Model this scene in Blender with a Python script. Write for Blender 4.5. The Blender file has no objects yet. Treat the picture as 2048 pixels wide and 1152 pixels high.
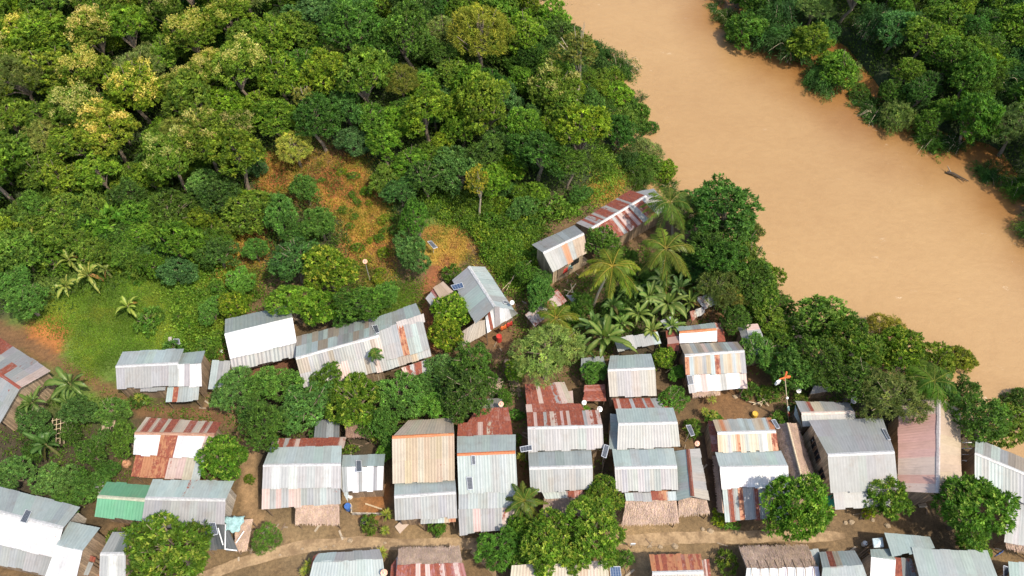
import bpy, math, random
import numpy as np
from mathutils import Vector

random.seed(7)
RNG = np.random.default_rng(11)
SC = bpy.context.scene
COL = SC.collection

# ------------------------------------------------------------------ camera, sky, sun, exposure
CAM_H, PITCH, FOC = 70.0, math.radians(34.0), 1577.0
cam = bpy.data.cameras.new("drone_camera")
cam_o = bpy.data.objects.new("drone_camera", cam)
COL.objects.link(cam_o)
cam_o.location = (0, 0, CAM_H)
cam_o.rotation_euler = (PITCH, 0, 0)
cam.angle = 2 * math.atan(1024 / FOC)
cam.clip_end = 6000
SC.camera = cam_o

SUN_EL, SUN_AZ = math.radians(60), math.radians(127)      # azimuth clockwise from +Y
world = bpy.data.worlds.new("World")
SC.world = world
world.use_nodes = True
wn = world.node_tree
sky = wn.nodes.new("ShaderNodeTexSky")
sky.sky_type = 'NISHITA'
sky.sun_disc = False
sky.sun_elevation = SUN_EL
sky.sun_rotation = SUN_AZ
sky.dust_density = 2.5
wn.links.new(sky.outputs[0], wn.nodes["Background"].inputs[0])
wn.nodes["Background"].inputs[1].default_value = 0.15
sun = bpy.data.lights.new("sun", 'SUN')
sun.energy = 3.0
sun.angle = math.radians(1.2)
sun.color = (1.0, 0.90, 0.76)
sun_o = bpy.data.objects.new("sun", sun)
COL.objects.link(sun_o)
sd = Vector((math.cos(SUN_EL) * math.sin(SUN_AZ), math.cos(SUN_EL) * math.cos(SUN_AZ), math.sin(SUN_EL)))
sun_o.rotation_euler = sd.to_track_quat('Z', 'Y').to_euler()
SC.view_settings.view_transform = 'Standard'
SC.view_settings.look = 'None'
SC.view_settings.exposure = 0.74
SC.view_settings.gamma = 1.0
SC.render.engine = 'CYCLES'
SC.cycles.use_denoising = True
SC.cycles.max_bounces = 6
SC.cycles.transparent_max_bounces = 6

# ------------------------------------------------------------------ measuring: photo pixel (2048 wide) -> point in the place
SP, CP = math.sin(PITCH), math.cos(PITCH)

def at(px, py, z=0.0):
    u, v = (px - 1024) / FOC, (576 - py) / FOC
    d = (u, SP + v * CP, -CP + v * SP)
    t = (z - CAM_H) / d[2]
    return np.array((d[0] * t, d[1] * t, z))

def ray(px, py):
    u, v = (px - 1024) / FOC, (576 - py) / FOC
    return np.array((u, SP + v * CP, -CP + v * SP))

def proj(p):
    d = np.asarray(p, float) - (0, 0, CAM_H)
    x, y, z = d[0], d[1] * CP + d[2] * SP, d[1] * SP - d[2] * CP
    return 1024 + FOC * x / z, 576 - FOC * y / z, z

def sstep(a, b, x):
    t = np.clip((x - a) / (b - a), 0, 1)
    return t * t * (3 - 2 * t)

def polyline_dist(P, L):
    """signed distance of points P (n,2) to polyline L (m,2); positive on the left of its direction"""
    best = np.full(len(P), 1e9); sgn = np.ones(len(P))
    for a, b in zip(L[:-1], L[1:]):
        ab = b - a
        t = np.clip(((P - a) @ ab) / (ab @ ab), 0, 1)
        q = P - (a + t[:, None] * ab)
        d = np.hypot(q[:, 0], q[:, 1])
        cr = ab[0] * q[:, 1] - ab[1] * q[:, 0]
        m = d < best - 1e-6
        best = np.where(m, d, best); sgn = np.where(m, np.sign(cr), sgn)
    return best * sgn

WATER_Z = -3.2
LB = [(820, -420), (930, -200), (1040, -20), (1120, 70), (1195, 190), (1275, 320), (1330, 385), (1430, 420), (1480, 500), (1540, 600),
      (1570, 680), (1690, 690), (1800, 735), (1880, 770), (1960, 830), (2060, 925), (2200, 1020), (2500, 1200)]
RB = [(1130, -420), (1270, -200), (1410, -30), (1480, 70), (1560, 120), (1690, 190), (1750, 250), (1850, 290), (1960, 320), (2030, 420),
      (2100, 500), (2300, 620), (2700, 800)]
INLET = np.array([at(x, y, WATER_Z)[:2] for x, y in [(1625, 85), (1665, 105), (1700, 150), (1735, 205), (1760, 240)]])
LBW = np.array([at(x, y, WATER_Z)[:2] for x, y in LB])
RBW = np.array([at(x, y, WATER_Z)[:2] for x, y in RB])

def vnoise(x, y, s, seed=0.0):
    """cheap smooth value noise, -1..1"""
    x = np.asarray(x) / s + seed * 17.3; y = np.asarray(y) / s - seed * 9.1
    ix, iy = np.floor(x), np.floor(y); fx, fy = x - ix, y - iy
    fx = fx * fx * (3 - 2 * fx); fy = fy * fy * (3 - 2 * fy)
    def h(a, b):
        v = np.sin(a * 127.1 + b * 311.7 + seed * 3.7) * 43758.5453
        return (v - np.floor(v)) * 2 - 1
    return (h(ix, iy) * (1 - fx) + h(ix + 1, iy) * fx) * (1 - fy) + (h(ix, iy + 1) * (1 - fx) + h(ix + 1, iy + 1) * fx) * fy

HILL_P = at(450, 540)[:2]
HILL_N = np.array((-0.28, 0.96))

def terrain(x, y):
    x = np.atleast_1d(np.asarray(x, float)); y = np.atleast_1d(np.asarray(y, float))
    P = np.stack([x, y], 1)
    dl = SIDE_L * polyline_dist(P, LBW[::-1])      # positive on the village side
    dr = SIDE_R * polyline_dist(P, RBW)            # positive on the far bank
    s = (P - HILL_P) @ HILL_N
    hill = 13 * sstep(0, 70, s) * sstep(0, 28, dl) + 0.35 * vnoise(x, y, 9, 1) * sstep(0, 12, s)
    left = -6.0 + 6.0 * sstep(-3, 7, dl) + hill
    right = -6.0 + 4.2 * sstep(-4, 8, dr) + 2.0 * sstep(14, 50, dr)
    z = np.maximum(left, right - 3.4 * (1 - sstep(1.2, 3.6, np.abs(polyline_dist(P, INLET))))) + 0.05 * vnoise(x, y, 2.5, 3)
    return z

SIDE_L = SIDE_R = 1.0
_v = np.array([at(900, 900)[:2]]); SIDE_L = 1.0 if polyline_dist(_v, LBW[::-1])[0] > 0 else -1.0
_v = np.array([at(1990, 60)[:2]]); SIDE_R = 1.0 if polyline_dist(_v, RBW)[0] > 0 else -1.0

def tz(x, y):
    return float(terrain(x, y)[0])

def ground(px, py, dz=0.0):
    z = 0.0
    for _ in range(5):
        p = at(px, py, z + dz)
        z = tz(p[0], p[1])
    p = at(px, py, z + dz)
    return np.array((p[0], p[1], z))

# ------------------------------------------------------------------ mesh and object helpers
def mesh_np(name, V, Fs, mat=None, col=None, uv=None, smooth=False, alpha=None):
    """Fs: (n,4) or (n,3) int array, or list of index tuples"""
    me = bpy.data.meshes.new(name)
    V = np.asarray(V, np.float32)
    if isinstance(Fs, np.ndarray):
        n, k = Fs.shape
        me.vertices.add(len(V)); me.vertices.foreach_set("co", V.ravel())
        me.loops.add(n * k); me.loops.foreach_set("vertex_index", Fs.ravel().astype(np.int32))
        me.polygons.add(n)
        me.polygons.foreach_set("loop_start", np.arange(0, n * k, k, dtype=np.int32))
        me.polygons.foreach_set("loop_total", np.full(n, k, np.int32))
        me.polygons.foreach_set("use_smooth", np.full(n, bool(smooth)))
        me.update(calc_edges=True)
    else:
        me.from_pydata(V.tolist(), [], [tuple(int(i) for i in f) for f in Fs])
        me.polygons.foreach_set("use_smooth", np.full(len(me.polygons), bool(smooth)))
    if col is not None:
        a = me.attributes.new("Col", 'FLOAT_COLOR', 'POINT')
        c = np.ones((len(V), 4), np.float32); c[:, :col.shape[1]] = col
        a.data.foreach_set("color", c.ravel())
    if uv is not None:
        l = me.uv_layers.new(name="UVMap")
        li = np.empty(len(me.loops), np.int32); me.loops.foreach_get("vertex_index", li)
        l.data.foreach_set("uv", np.asarray(uv, np.float32)[li].ravel())
    if mat: me.materials.append(mat)
    return me

def obj(name, me, parent=None, loc=(0, 0, 0)):
    o = bpy.data.objects.new(name, me)
    o.location = loc
    COL.objects.link(o)
    if parent is not None: o.parent = parent
    return o

def tag(o, label=None, cat=None, group=None, kind=None):
    if label: o["label"] = label
    if cat: o["category"] = cat
    if group: o["group"] = group
    if kind: o["kind"] = kind
    return o

def empty(name, loc, label, cat, group=None):
    o = bpy.data.objects.new(name, None)
    o.empty_display_size = 0.3
    o.location = tuple(float(v) for v in loc)
    COL.objects.link(o)
    return tag(o, label, cat, group)

def part(name, V, Fs, mat, root, **k):
    """part whose vertices are given in world space"""
    V = np.asarray(V, float) - np.array(root.location)
    return obj(name, mesh_np(name, V, Fs, mat, **k), root)

class MB:
    """collects boxes, bars, tubes, discs in world space"""
    def __init__(s): s.V, s.F = [], []
    def add(s, V, F):
        n = len(s.V); s.V += [tuple(map(float, v)) for v in V]; s.F += [tuple(i + n for i in f) for f in F]; return s
    def box(s, c, size, rz=0.0, ax=None):
        c = np.asarray(c, float)
        X, Y, Z = (np.array((math.cos(rz), math.sin(rz), 0)), np.array((-math.sin(rz), math.cos(rz), 0)), np.array((0, 0, 1.0))) if ax is None else ax
        V = [c + X * size[0] / 2 * i + Y * size[1] / 2 * j + Z * size[2] / 2 * k for i in (-1, 1) for j in (-1, 1) for k in (-1, 1)]
        return s.add(V, [(0, 1, 3, 2), (4, 6, 7, 5), (0, 4, 5, 1), (2, 3, 7, 6), (0, 2, 6, 4), (1, 5, 7, 3)])
    def tube(s, pts, rad, n=6, cap=True):
        pts = [np.asarray(p, float) for p in pts]
        if not hasattr(rad, '__len__'): rad = [rad] * len(pts)
        V = []
        for i, p in enumerate(pts):
            d = pts[min(i + 1, len(pts) - 1)] - pts[max(i - 1, 0)]
            d = d / (np.linalg.norm(d) + 1e-9)
            a = np.cross(d, (0, 0, 1.0)) if abs(d[2]) < .9 else np.cross(d, (1.0, 0, 0))
            a /= np.linalg.norm(a); b = np.cross(d, a)
            V += [p + rad[i] * (math.cos(t) * a + math.sin(t) * b) for t in np.linspace(0, 2 * math.pi, n, endpoint=False)]
        F = [(i * n + j, i * n + (j + 1) % n, (i + 1) * n + (j + 1) % n, (i + 1) * n + j) for i in range(len(pts) - 1) for j in range(n)]
        if cap: F += [tuple(range(n))[::-1], tuple(range((len(pts) - 1) * n, len(pts) * n))]
        return s.add(V, F)
    def lathe(s, c, prof, n=14, ax=None):
        c = np.asarray(c, float)
        X, Y, Z = (np.eye(3)) if ax is None else ax
        V = [c + X * r * math.cos(t) + Y * r * math.sin(t) + Z * h for r, h in prof for t in np.linspace(0, 2 * math.pi, n, endpoint=False)]
        F = [(i * n + j, i * n + (j + 1) % n, (i + 1) * n + (j + 1) % n, (i + 1) * n + j) for i in range(len(prof) - 1) for j in range(n)]
        return s.add(V, F)
    def part(s, name, mat, root, **k): return part(name, s.V, s.F, mat, root, **k)
    def top(s, name, mat, loc, **k):
        return obj(name, mesh_np(name, np.asarray(s.V) - np.asarray(loc, float), s.F, mat, **k), None, tuple(float(v) for v in loc))

# ------------------------------------------------------------------ materials
class NT:
    def __init__(s, name):
        s.m = bpy.data.materials.new(name); s.m.use_nodes = True; s.t = s.m.node_tree
        s.t.nodes.clear(); s.out = s.n("ShaderNodeOutputMaterial")
    def n(s, typ, ins=None, **k):
        x = s.t.nodes.new(typ)
        for a, b in k.items(): setattr(x, a, b)
        for a, b in (ins or {}).items(): s.set(x, a, b)
        return x
    def set(s, x, a, b):
        i = x.inputs[a]
        if hasattr(b, 'is_output') or isinstance(b, bpy.types.NodeSocket): s.t.links.new(b, i)
        elif isinstance(b, bpy.types.Node): s.t.links.new(b.outputs[0], i)
        else: i.default_value = b
    def math(s, op, a, b=None, c=None, clamp=False):
        x = s.n("ShaderNodeMath", operation=op, use_clamp=clamp)
        for i, v in enumerate((a, b, c)):
            if v is not None: s.set(x, i, v)
        return x.outputs[0]
    def mix(s, f, a, b, mode='MIX'):
        x = s.n("ShaderNodeMix", data_type='RGBA', blend_type=mode)
        s.set(x, 0, f); s.set(x, 6, a); s.set(x, 7, b)
        return x.outputs[2]
    def noise(s, vec, scale, detail=3, rough=.6, out=0):
        x = s.n("ShaderNodeTexNoise", {"Scale": scale, "Detail": detail, "Roughness": rough})
        if vec is not None: s.set(x, "Vector", vec)
        return x.outputs[out]
    def ramp(s, f, a, b, lo=0.0, hi=1.0):
        x = s.n("ShaderNodeMapRange", interpolation_type='SMOOTHSTEP')
        for i, v in enumerate((f, a, b, lo, hi)): s.set(x, i, v)
        return x.outputs[0]
    def scalev(s, vec, sc):
        return s.n("ShaderNodeMapping", {"Vector": vec, "Scale": sc}).outputs[0]
    def bump(s, h, st=.4, dist=.05):
        return s.n("ShaderNodeBump", {"Height": h, "Strength": st, "Distance": dist}).outputs[0]
    def finish(s, sh):
        s.t.links.new(sh.outputs[0] if isinstance(sh, bpy.types.Node) else sh, s.out.inputs[0]); return s.m
    def bsdf(s, **k):
        return s.n("ShaderNodeBsdfPrincipled", {a.replace('_', ' '): b for a, b in k.items()})

def c4(c): return (c[0], c[1], c[2], 1.0)

def plain(name, c, rough=.6, metal=0.0, var=.18, scale=6.0):
    t = NT(name)
    co = t.n("ShaderNodeTexCoord").outputs["Object"]
    f = t.noise(co, scale, 4)
    base = t.mix(t.ramp(f, .3, .7), c4([v * (1 - var) for v in c]), c4([min(1, v * (1 + var)) for v in c]))
    return t.finish(t.bsdf(Base_Color=base, Roughness=rough, Metallic=metal))

def mat_roof():
    t = NT("corrugated_sheet")
    a = t.n("ShaderNodeAttribute", attribute_name="Col")
    uv = t.n("ShaderNodeUVMap").outputs[0]
    wpos = t.n("ShaderNodeNewGeometry").outputs["Position"]
    streak = t.noise(t.scalev(uv, (2.2, .30, 1)), 3.0, 4, .65)
    fine = t.noise(t.scalev(uv, (9, 1.1, 1)), 3.0, 3, .6)
    blot = t.noise(wpos, .9, 4, .6)
    v = t.math('MULTIPLY', t.ramp(streak, .25, .75, .90, 1.06), t.ramp(blot, .25, .75, .93, 1.05))
    v = t.math('MULTIPLY', v, t.ramp(fine, .3, .7, .96, 1.03))
    base = t.mix(1.0, a.outputs["Color"], t.n("ShaderNodeCombineColor", {0: v, 1: v, 2: v}).outputs[0], 'MULTIPLY')
    rn = t.noise(t.scalev(uv, (1.3, .38, 1)), 2.3, 6, .68)
    rn2 = t.noise(wpos, 3.5, 5, .65)
    thr = t.math('SUBTRACT', 1.0, a.outputs["Alpha"])
    mask = t.ramp(t.math('SUBTRACT', t.math('ADD', t.math('MULTIPLY', rn, .56), t.math('MULTIPLY', rn2, .44)), t.math('MULTIPLY_ADD', thr, .52, .24)), 0.0, .10)
    base = t.mix(t.ramp(t.noise(wpos, .7, 6, .7), .50, .72, 0, .30), base, (.20, .155, .115, 1))
    rust = t.mix(t.ramp(rn2, .35, .65), (.105, .020, .016, 1), (.205, .046, .025, 1))
    rust = t.mix(t.ramp(fine, .4, .75), rust, (.28, .092, .042, 1))
    base = t.mix(mask, base, rust)
    rough = t.math('MULTIPLY_ADD', mask, .3, .52)
    metal = t.math('MULTIPLY', t.math('SUBTRACT', 1.0, mask), .06)
    return t.finish(t.bsdf(Base_Color=base, Roughness=rough, Metallic=metal))

def mat_thatch():
    t = NT("dry_thatch")
    a = t.n("ShaderNodeAttribute", attribute_name="Col").outputs["Color"]
    w = t.n("ShaderNodeNewGeometry").outputs["Position"]
    n1 = t.noise(w, 1.2, 5, .65); n2 = t.noise(w, 14, 3, .6)
    v = t.math('MULTIPLY', t.ramp(n1, .25, .75, .72, 1.2), t.ramp(n2, .25, .75, .7, 1.2))
    base = t.mix(1.0, a, t.n("ShaderNodeCombineColor", {0: v, 1: v, 2: v}).outputs[0], 'MULTIPLY')
    return t.finish(t.bsdf(Base_Color=base, Roughness=.9, Normal=t.bump(n2, .6, .05)))

def mat_boards(name, c):
    t = NT(name)
    w = t.n("ShaderNodeTexCoord").outputs["Object"]
    sx = t.n("ShaderNodeSeparateXYZ", {0: w})
    u = t.math('MULTIPLY', t.math('ADD', sx.outputs[0], sx.outputs[1]), 5.0)
    fr = t.math('FRACT', u)
    plank = t.n("ShaderNodeTexWhiteNoise", {"W": t.math('FLOOR', u)}, noise_dimensions='1D').outputs[0]
    n = t.noise(t.scalev(w, (6, 6, 1.2)), 2, 4)
    v = t.math('MULTIPLY', t.ramp(plank, 0, 1, .7, 1.25), t.ramp(n, .3, .7, .75, 1.2))
    gap = t.ramp(fr, .02, .10, .35, 1.0)
    v = t.math('MULTIPLY', v, gap)
    base = t.mix(1.0, c4(c), t.n("ShaderNodeCombineColor", {0: v, 1: v, 2: v}).outputs[0], 'MULTIPLY')
    return t.finish(t.bsdf(Base_Color=base, Roughness=.85))

def mat_leaf(name, trans=.38, rough=.6, tgain=1.0):
    t = NT(name)
    a = t.n("ShaderNodeAttribute", attribute_name="Col").outputs["Color"]
    oi = t.n("ShaderNodeObjectInfo")
    base = t.mix(1.0, a, oi.outputs["Color"], 'MULTIPLY')
    base = t.mix(1.0, base, (1.30, 1.14, .80, 1), 'MULTIPLY')
    p = t.bsdf(Base_Color=base, Roughness=rough)
    p.inputs["Specular IOR Level"].default_value = .22
    tr = t.n("ShaderNodeBsdfTranslucent", {0: t.mix(1.0, base, (1.25 * tgain, 1.35 * tgain, .55, 1), 'MULTIPLY')})
    mx = t.n("ShaderNodeMixShader", {0: trans, 1: p.outputs[0], 2: tr.outputs[0]})
    return t.finish(mx)

def mat_ground():
    t = NT("soil")
    a = t.n("ShaderNodeAttribute", attribute_name="Col").outputs["Color"]
    w = t.n("ShaderNodeNewGeometry").outputs["Position"]
    n1 = t.noise(w, .55, 6, .7); n2 = t.noise(w, 3.2, 5, .7); n3 = t.noise(w, 18, 3, .7)
    v = t.math('MULTIPLY', t.ramp(n1, .25, .75, .72, 1.25), t.ramp(n2, .25, .75, .72, 1.25))
    v = t.math('MULTIPLY', v, t.ramp(n3, .25, .75, .75, 1.2))
    base = t.mix(1.0, a, t.n("ShaderNodeCombineColor", {0: v, 1: v, 2: t.math('MULTIPLY', v, .95)}).outputs[0], 'MULTIPLY')
    return t.finish(t.bsdf(Base_Color=base, Roughness=.95, Normal=t.bump(n2, .7, .12)))

def mat_road():
    t = NT("worn_concrete")
    w = t.n("ShaderNodeNewGeometry").outputs["Position"]
    n1 = t.noise(w, .7, 6, .7); n2 = t.noise(w, 4, 5, .7); n3 = t.noise(w, 25, 2, .7)
    base = t.mix(t.ramp(n1, .35, .68), (.37, .26, .145, 1), (.19, .125, .066, 1))
    v = t.math('MULTIPLY', t.ramp(n2, .25, .75, .78, 1.18), t.ramp(n3, .25, .75, .88, 1.1))
    base = t.mix(1.0, base, t.n("ShaderNodeCombineColor", {0: v, 1: v, 2: v}).outputs[0], 'MULTIPLY')
    return t.finish(t.bsdf(Base_Color=base, Roughness=.9, Normal=t.bump(n2, .4, .04)))

def mat_water():
    t = NT("muddy_water")
    w = t.n("ShaderNodeNewGeometry").outputs["Position"]
    wr = t.n("ShaderNodeMapping", {"Vector": w, "Rotation": (0, 0, math.radians(52)), "Scale": (.55, 1.0, 1)}).outputs[0]
    warp = t.noise(w, .16, 3, .6, out=1)
    wv = t.n("ShaderNodeVectorMath", {0: wr, 1: t.n("ShaderNodeVectorMath", {0: warp, 1: (2.2, 2.2, 0)}, operation='MULTIPLY').outputs[0]}, operation='ADD').outputs[0]
    n1 = t.noise(wv, .07, 6, .62); n2 = t.noise(wv, 1.5, 6, .7); n3 = t.noise(w, 4.5, 4, .7)
    base = t.mix(t.math('ADD', t.math('MULTIPLY', t.ramp(n1, .3, .7), .6), t.math('MULTIPLY', t.ramp(n2, .3, .7), .4)), (.315, .192, .082, 1), (.372, .237, .105, 1))
    shade_tint = t.n("ShaderNodeAttribute", attribute_name="Col").outputs["Color"]
    base = t.mix(1.0, base, shade_tint, 'MULTIPLY')  # multiplies the painted tree shade of the far bank into the water
    foam = t.math('MULTIPLY', t.ramp(t.noise(wv, .62, 6, .78), .62, .72), t.ramp(t.noise(w, .13, 2, .5), .48, .62))
    base = t.mix(t.math('MULTIPLY', foam, .55), base, (.80, .68, .52, 1))
    h = t.math('ADD', t.math('MULTIPLY', n2, .7), t.math('MULTIPLY', n3, .3))
    p = t.bsdf(Base_Color=base, Roughness=.32, Normal=t.bump(h, .45, .2))
    p.inputs["Specular IOR Level"].default_value = .42
    return t.finish(p)

M_ROOF, M_THATCH = mat_roof(), mat_thatch()
M_LEAF, M_BIGLEAF = mat_leaf("leaf"), mat_leaf("broad_leaf", .32, .38)
M_DRY = mat_leaf("dry_straw", .15, .8)
M_GROUND, M_ROAD, M_WATER = mat_ground(), mat_road(), mat_water()
M_WOOD = mat_boards("brown_boards", (.31, .22, .14)); M_BAMBOO = mat_boards("bamboo_wall", (.44, .33, .21)); M_PALEWALL = mat_boards("pale_boards", (.40, .36, .30))
M_POST = plain("timber", (.20, .14, .09), .85); M_STICK = plain("dry_bamboo", (.50, .40, .26), .7)
M_BARK = plain("bark", (.22, .17, .12), .9, scale=9); M_PALEBARK = plain("pale_bark", (.42, .35, .25), .85, scale=9)
M_GLASS = plain("dark_window", (.02, .022, .025), .15); M_FRAME = plain("window_frame", (.16, .10, .06), .6)
M_CAP = plain("bright_ridge", (.44, .44, .43), .5, .1)
M_WHITE = plain("white_paint", (.76, .76, .74), .4, var=.06); M_ALU = plain("aluminium", (.62, .63, .64), .35, .4, var=.06)
M_RED = plain("red_plastic", (.50, .05, .04), .4); M_ORANGE = plain("orange_paint", (.72, .16, .04), .5); M_BLUE = plain("blue_plastic", (.05, .14, .40), .4)
M_GREEN = plain("green_tarp", (.02, .23, .13), .5); M_TEAL = plain("teal_tarp", (.25, .40, .39), .6); M_BLACK = plain("black_plastic", (.025, .027, .03), .5)
M_CLAY = plain("fired_clay", (.42, .22, .12), .75); M_YELLOW = plain("yellow_plastic", (.6, .38, .05), .5); M_PINK = plain("salmon_paint", (.72, .36, .24), .5)
# ------------------------------------------------------------------ ground (one sheet to the horizon), river, road
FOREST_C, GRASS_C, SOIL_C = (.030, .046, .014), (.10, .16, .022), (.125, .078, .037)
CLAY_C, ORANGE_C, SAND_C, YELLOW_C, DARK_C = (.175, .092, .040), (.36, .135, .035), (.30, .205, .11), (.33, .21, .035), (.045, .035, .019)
ax_ = np.concatenate([[-2500, -1200, -600, -350, -220, -150], np.arange(-100, 125, .55), [150, 220, 350, 600, 1200, 2500]])
ay_ = np.concatenate([[-1500, -600, -250, -120, -60], np.arange(-5, 150, .55), [170, 220, 320, 500, 900, 1800, 3000]])
GX, GY = np.meshgrid(ax_, ay_)
gx, gy = GX.ravel(), GY.ravel()
gz = terrain(gx, gy)
s_h = (np.stack([gx, gy], 1) - HILL_P) @ HILL_N
gcol = np.tile(np.array(SOIL_C), (len(gx), 1))
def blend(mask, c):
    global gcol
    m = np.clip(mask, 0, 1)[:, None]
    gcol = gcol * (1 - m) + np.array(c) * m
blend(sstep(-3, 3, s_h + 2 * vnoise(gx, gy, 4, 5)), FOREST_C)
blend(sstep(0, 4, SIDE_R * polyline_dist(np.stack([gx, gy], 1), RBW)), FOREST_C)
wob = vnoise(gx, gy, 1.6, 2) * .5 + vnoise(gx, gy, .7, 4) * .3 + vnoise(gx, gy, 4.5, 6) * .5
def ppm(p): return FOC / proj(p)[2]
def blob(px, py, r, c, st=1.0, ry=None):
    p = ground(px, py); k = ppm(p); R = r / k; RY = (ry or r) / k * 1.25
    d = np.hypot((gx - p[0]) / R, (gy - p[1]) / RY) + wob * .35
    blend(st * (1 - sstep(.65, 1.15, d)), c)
def strip(pts, wpx, c, st=1.0):
    W = [ground(x, y) for x, y in pts]
    k = ppm(W[0]); L = np.array([w[:2] for w in W])
    d = np.abs(polyline_dist(np.stack([gx, gy], 1), L)) / (wpx / k) + wob * .3
    blend(st * (1 - sstep(.6, 1.15, d)), c)
# weedy patches and dark damp earth through the village
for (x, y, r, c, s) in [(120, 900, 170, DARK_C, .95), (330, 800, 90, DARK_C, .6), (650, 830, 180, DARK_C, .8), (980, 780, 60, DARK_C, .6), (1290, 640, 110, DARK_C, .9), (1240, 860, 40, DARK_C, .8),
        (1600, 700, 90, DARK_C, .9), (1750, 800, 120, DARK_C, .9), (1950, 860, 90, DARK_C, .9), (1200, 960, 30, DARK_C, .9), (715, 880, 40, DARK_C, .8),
        (250, 630, 190, GRASS_C, 1), (330, 560, 120, GRASS_C, 1), (160, 640, 100, GRASS_C, 1), (900, 430, 70, GRASS_C, .9), (760, 600, 60, GRASS_C, .8), (1220, 330, 45, GRASS_C, .9),
        (650, 360, 85, CLAY_C, .8), (545, 350, 42, ORANGE_C, .8), (690, 370, 60, ORANGE_C, .8), (740, 450, 60, YELLOW_C, .9), (735, 500, 60, ORANGE_C, .6), (745, 540, 45, CLAY_C, .8), (480, 510, 60, CLAY_C, .6), (510, 470, 30, (.16, .06, .03), .8),
        (895, 495, 48, YELLOW_C, .95), (860, 470, 20, ORANGE_C, .6), (1210, 375, 40, YELLOW_C, .9),
        (95, 675, 48, ORANGE_C, 1), (30, 680, 26, CLAY_C, .6), (60, 720, 40, (.07, .06, .024), .7), (1480, 815, 75, CLAY_C, .85), (1430, 645, 40, CLAY_C, .9), (1500, 720, 35, CLAY_C, .8), (1000, 690, 55, CLAY_C, .55), (1060, 590, 50, (.17, .11, .05), .9),
        (740, 1000, 40, ORANGE_C, .55), (590, 1085, 20, ORANGE_C, .7), (660, 1075, 90, (.20, .135, .07), .9), (470, 1105, 90, (.15, .10, .05), .9), (600, 1060, 60, (.20, .14, .075), .8),
        (860, 1065, 80, (.22, .15, .078), .95), (1060, 1062, 60, (.20, .13, .066), .9), (1500, 1058, 90, (.24, .16, .085), .8), (1330, 1065, 120, SAND_C, .9), (1430, 1100, 120, (.15, .10, .05), .8), (1700, 1050, 110, (.16, .105, .055), .8), (1690, 1072, 55, SAND_C, .8), (1870, 1020, 80, (.10, .068, .036), .8),
        (1700, 1090, 60, (.13, .085, .045), .8), (1990, 1090, 70, (.17, .11, .05), .8), (1560, 820, 70, (.13, .085, .045), .7), (200, 1130, 30, ORANGE_C, .6), (430, 700, 30, (.15, .07, .035), .9), (540, 735, 60, (.15, .065, .035), .9), (1140, 590, 60, (.18, .12, .055), .8)]:
    blob(x, y, r, c, s)
strip([(-40, 640), (60, 690), (120, 730), (200, 772), (290, 825), (400, 828), (480, 840)], 15, (.15, .078, .034), .9)
strip([(430, 800), (470, 815), (495, 845), (500, 900), (497, 980), (505, 1030), (520, 1075)], 17, (.26, .165, .085), .95)
strip([(870, 540), (855, 580), (856, 620), (872, 690)], 14, (.24, .09, .035), .95)
strip([(905, 520), (875, 545), (850, 575)], 12, (.24, .09, .035), .9)
strip([(960, 700), (1000, 715), (1015, 760), (1030, 800), (1040, 870)], 15, (.15, .095, .05), .9)
strip([(1170, 240), (1215, 300), (1245, 345), (1275, 380)], 8, (.34, .17, .07), .95)
strip([(1060, 620), (1100, 560), (1180, 540)], 22, (.19, .125, .06), .8)
strip([(1410, 870), (1425, 960), (1440, 1030)], 12, (.085, .05, .03), .9)
nx, ny = len(ax_), len(ay_)
ii = np.arange(ny - 1)[:, None] * nx + np.arange(nx - 1)[None, :]
GF = np.stack([ii, ii + 1, ii + nx + 1, ii + nx], -1).reshape(-1, 4)
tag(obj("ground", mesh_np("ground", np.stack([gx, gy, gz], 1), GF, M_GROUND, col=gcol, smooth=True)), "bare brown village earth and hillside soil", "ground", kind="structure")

wx_ = np.concatenate([[-900, -200, -60], np.arange(-20, 130, 1.2), [200, 1500]]); wy_ = np.concatenate([[-400, -60], np.arange(0, 150, 1.2), [220, 500, 1500]])
WX, WY = np.meshgrid(wx_, wy_); wp = np.stack([WX.ravel(), WY.ravel()], 1)
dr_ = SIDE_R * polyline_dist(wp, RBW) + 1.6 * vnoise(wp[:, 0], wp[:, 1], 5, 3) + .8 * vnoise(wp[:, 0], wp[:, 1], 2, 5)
bank_shade = sstep(-10, 2.0, dr_)[:, None]                    # far bank's tree shade and reflection painted into the water colour, plus darker shallows
wcol = (1 - bank_shade) + bank_shade * np.array((.62, .46, .30))
nw = len(wx_); iw = np.arange(len(wy_) - 1)[:, None] * nw + np.arange(nw - 1)[None, :]
tag(obj("river_water", mesh_np("river_water", np.concatenate([wp, np.full((len(wp), 1), WATER_Z)], 1), np.stack([iw, iw + 1, iw + nw + 1, iw + nw], -1).reshape(-1, 4), M_WATER, col=wcol)), "swollen muddy tan river", "river", kind="structure")

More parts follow.
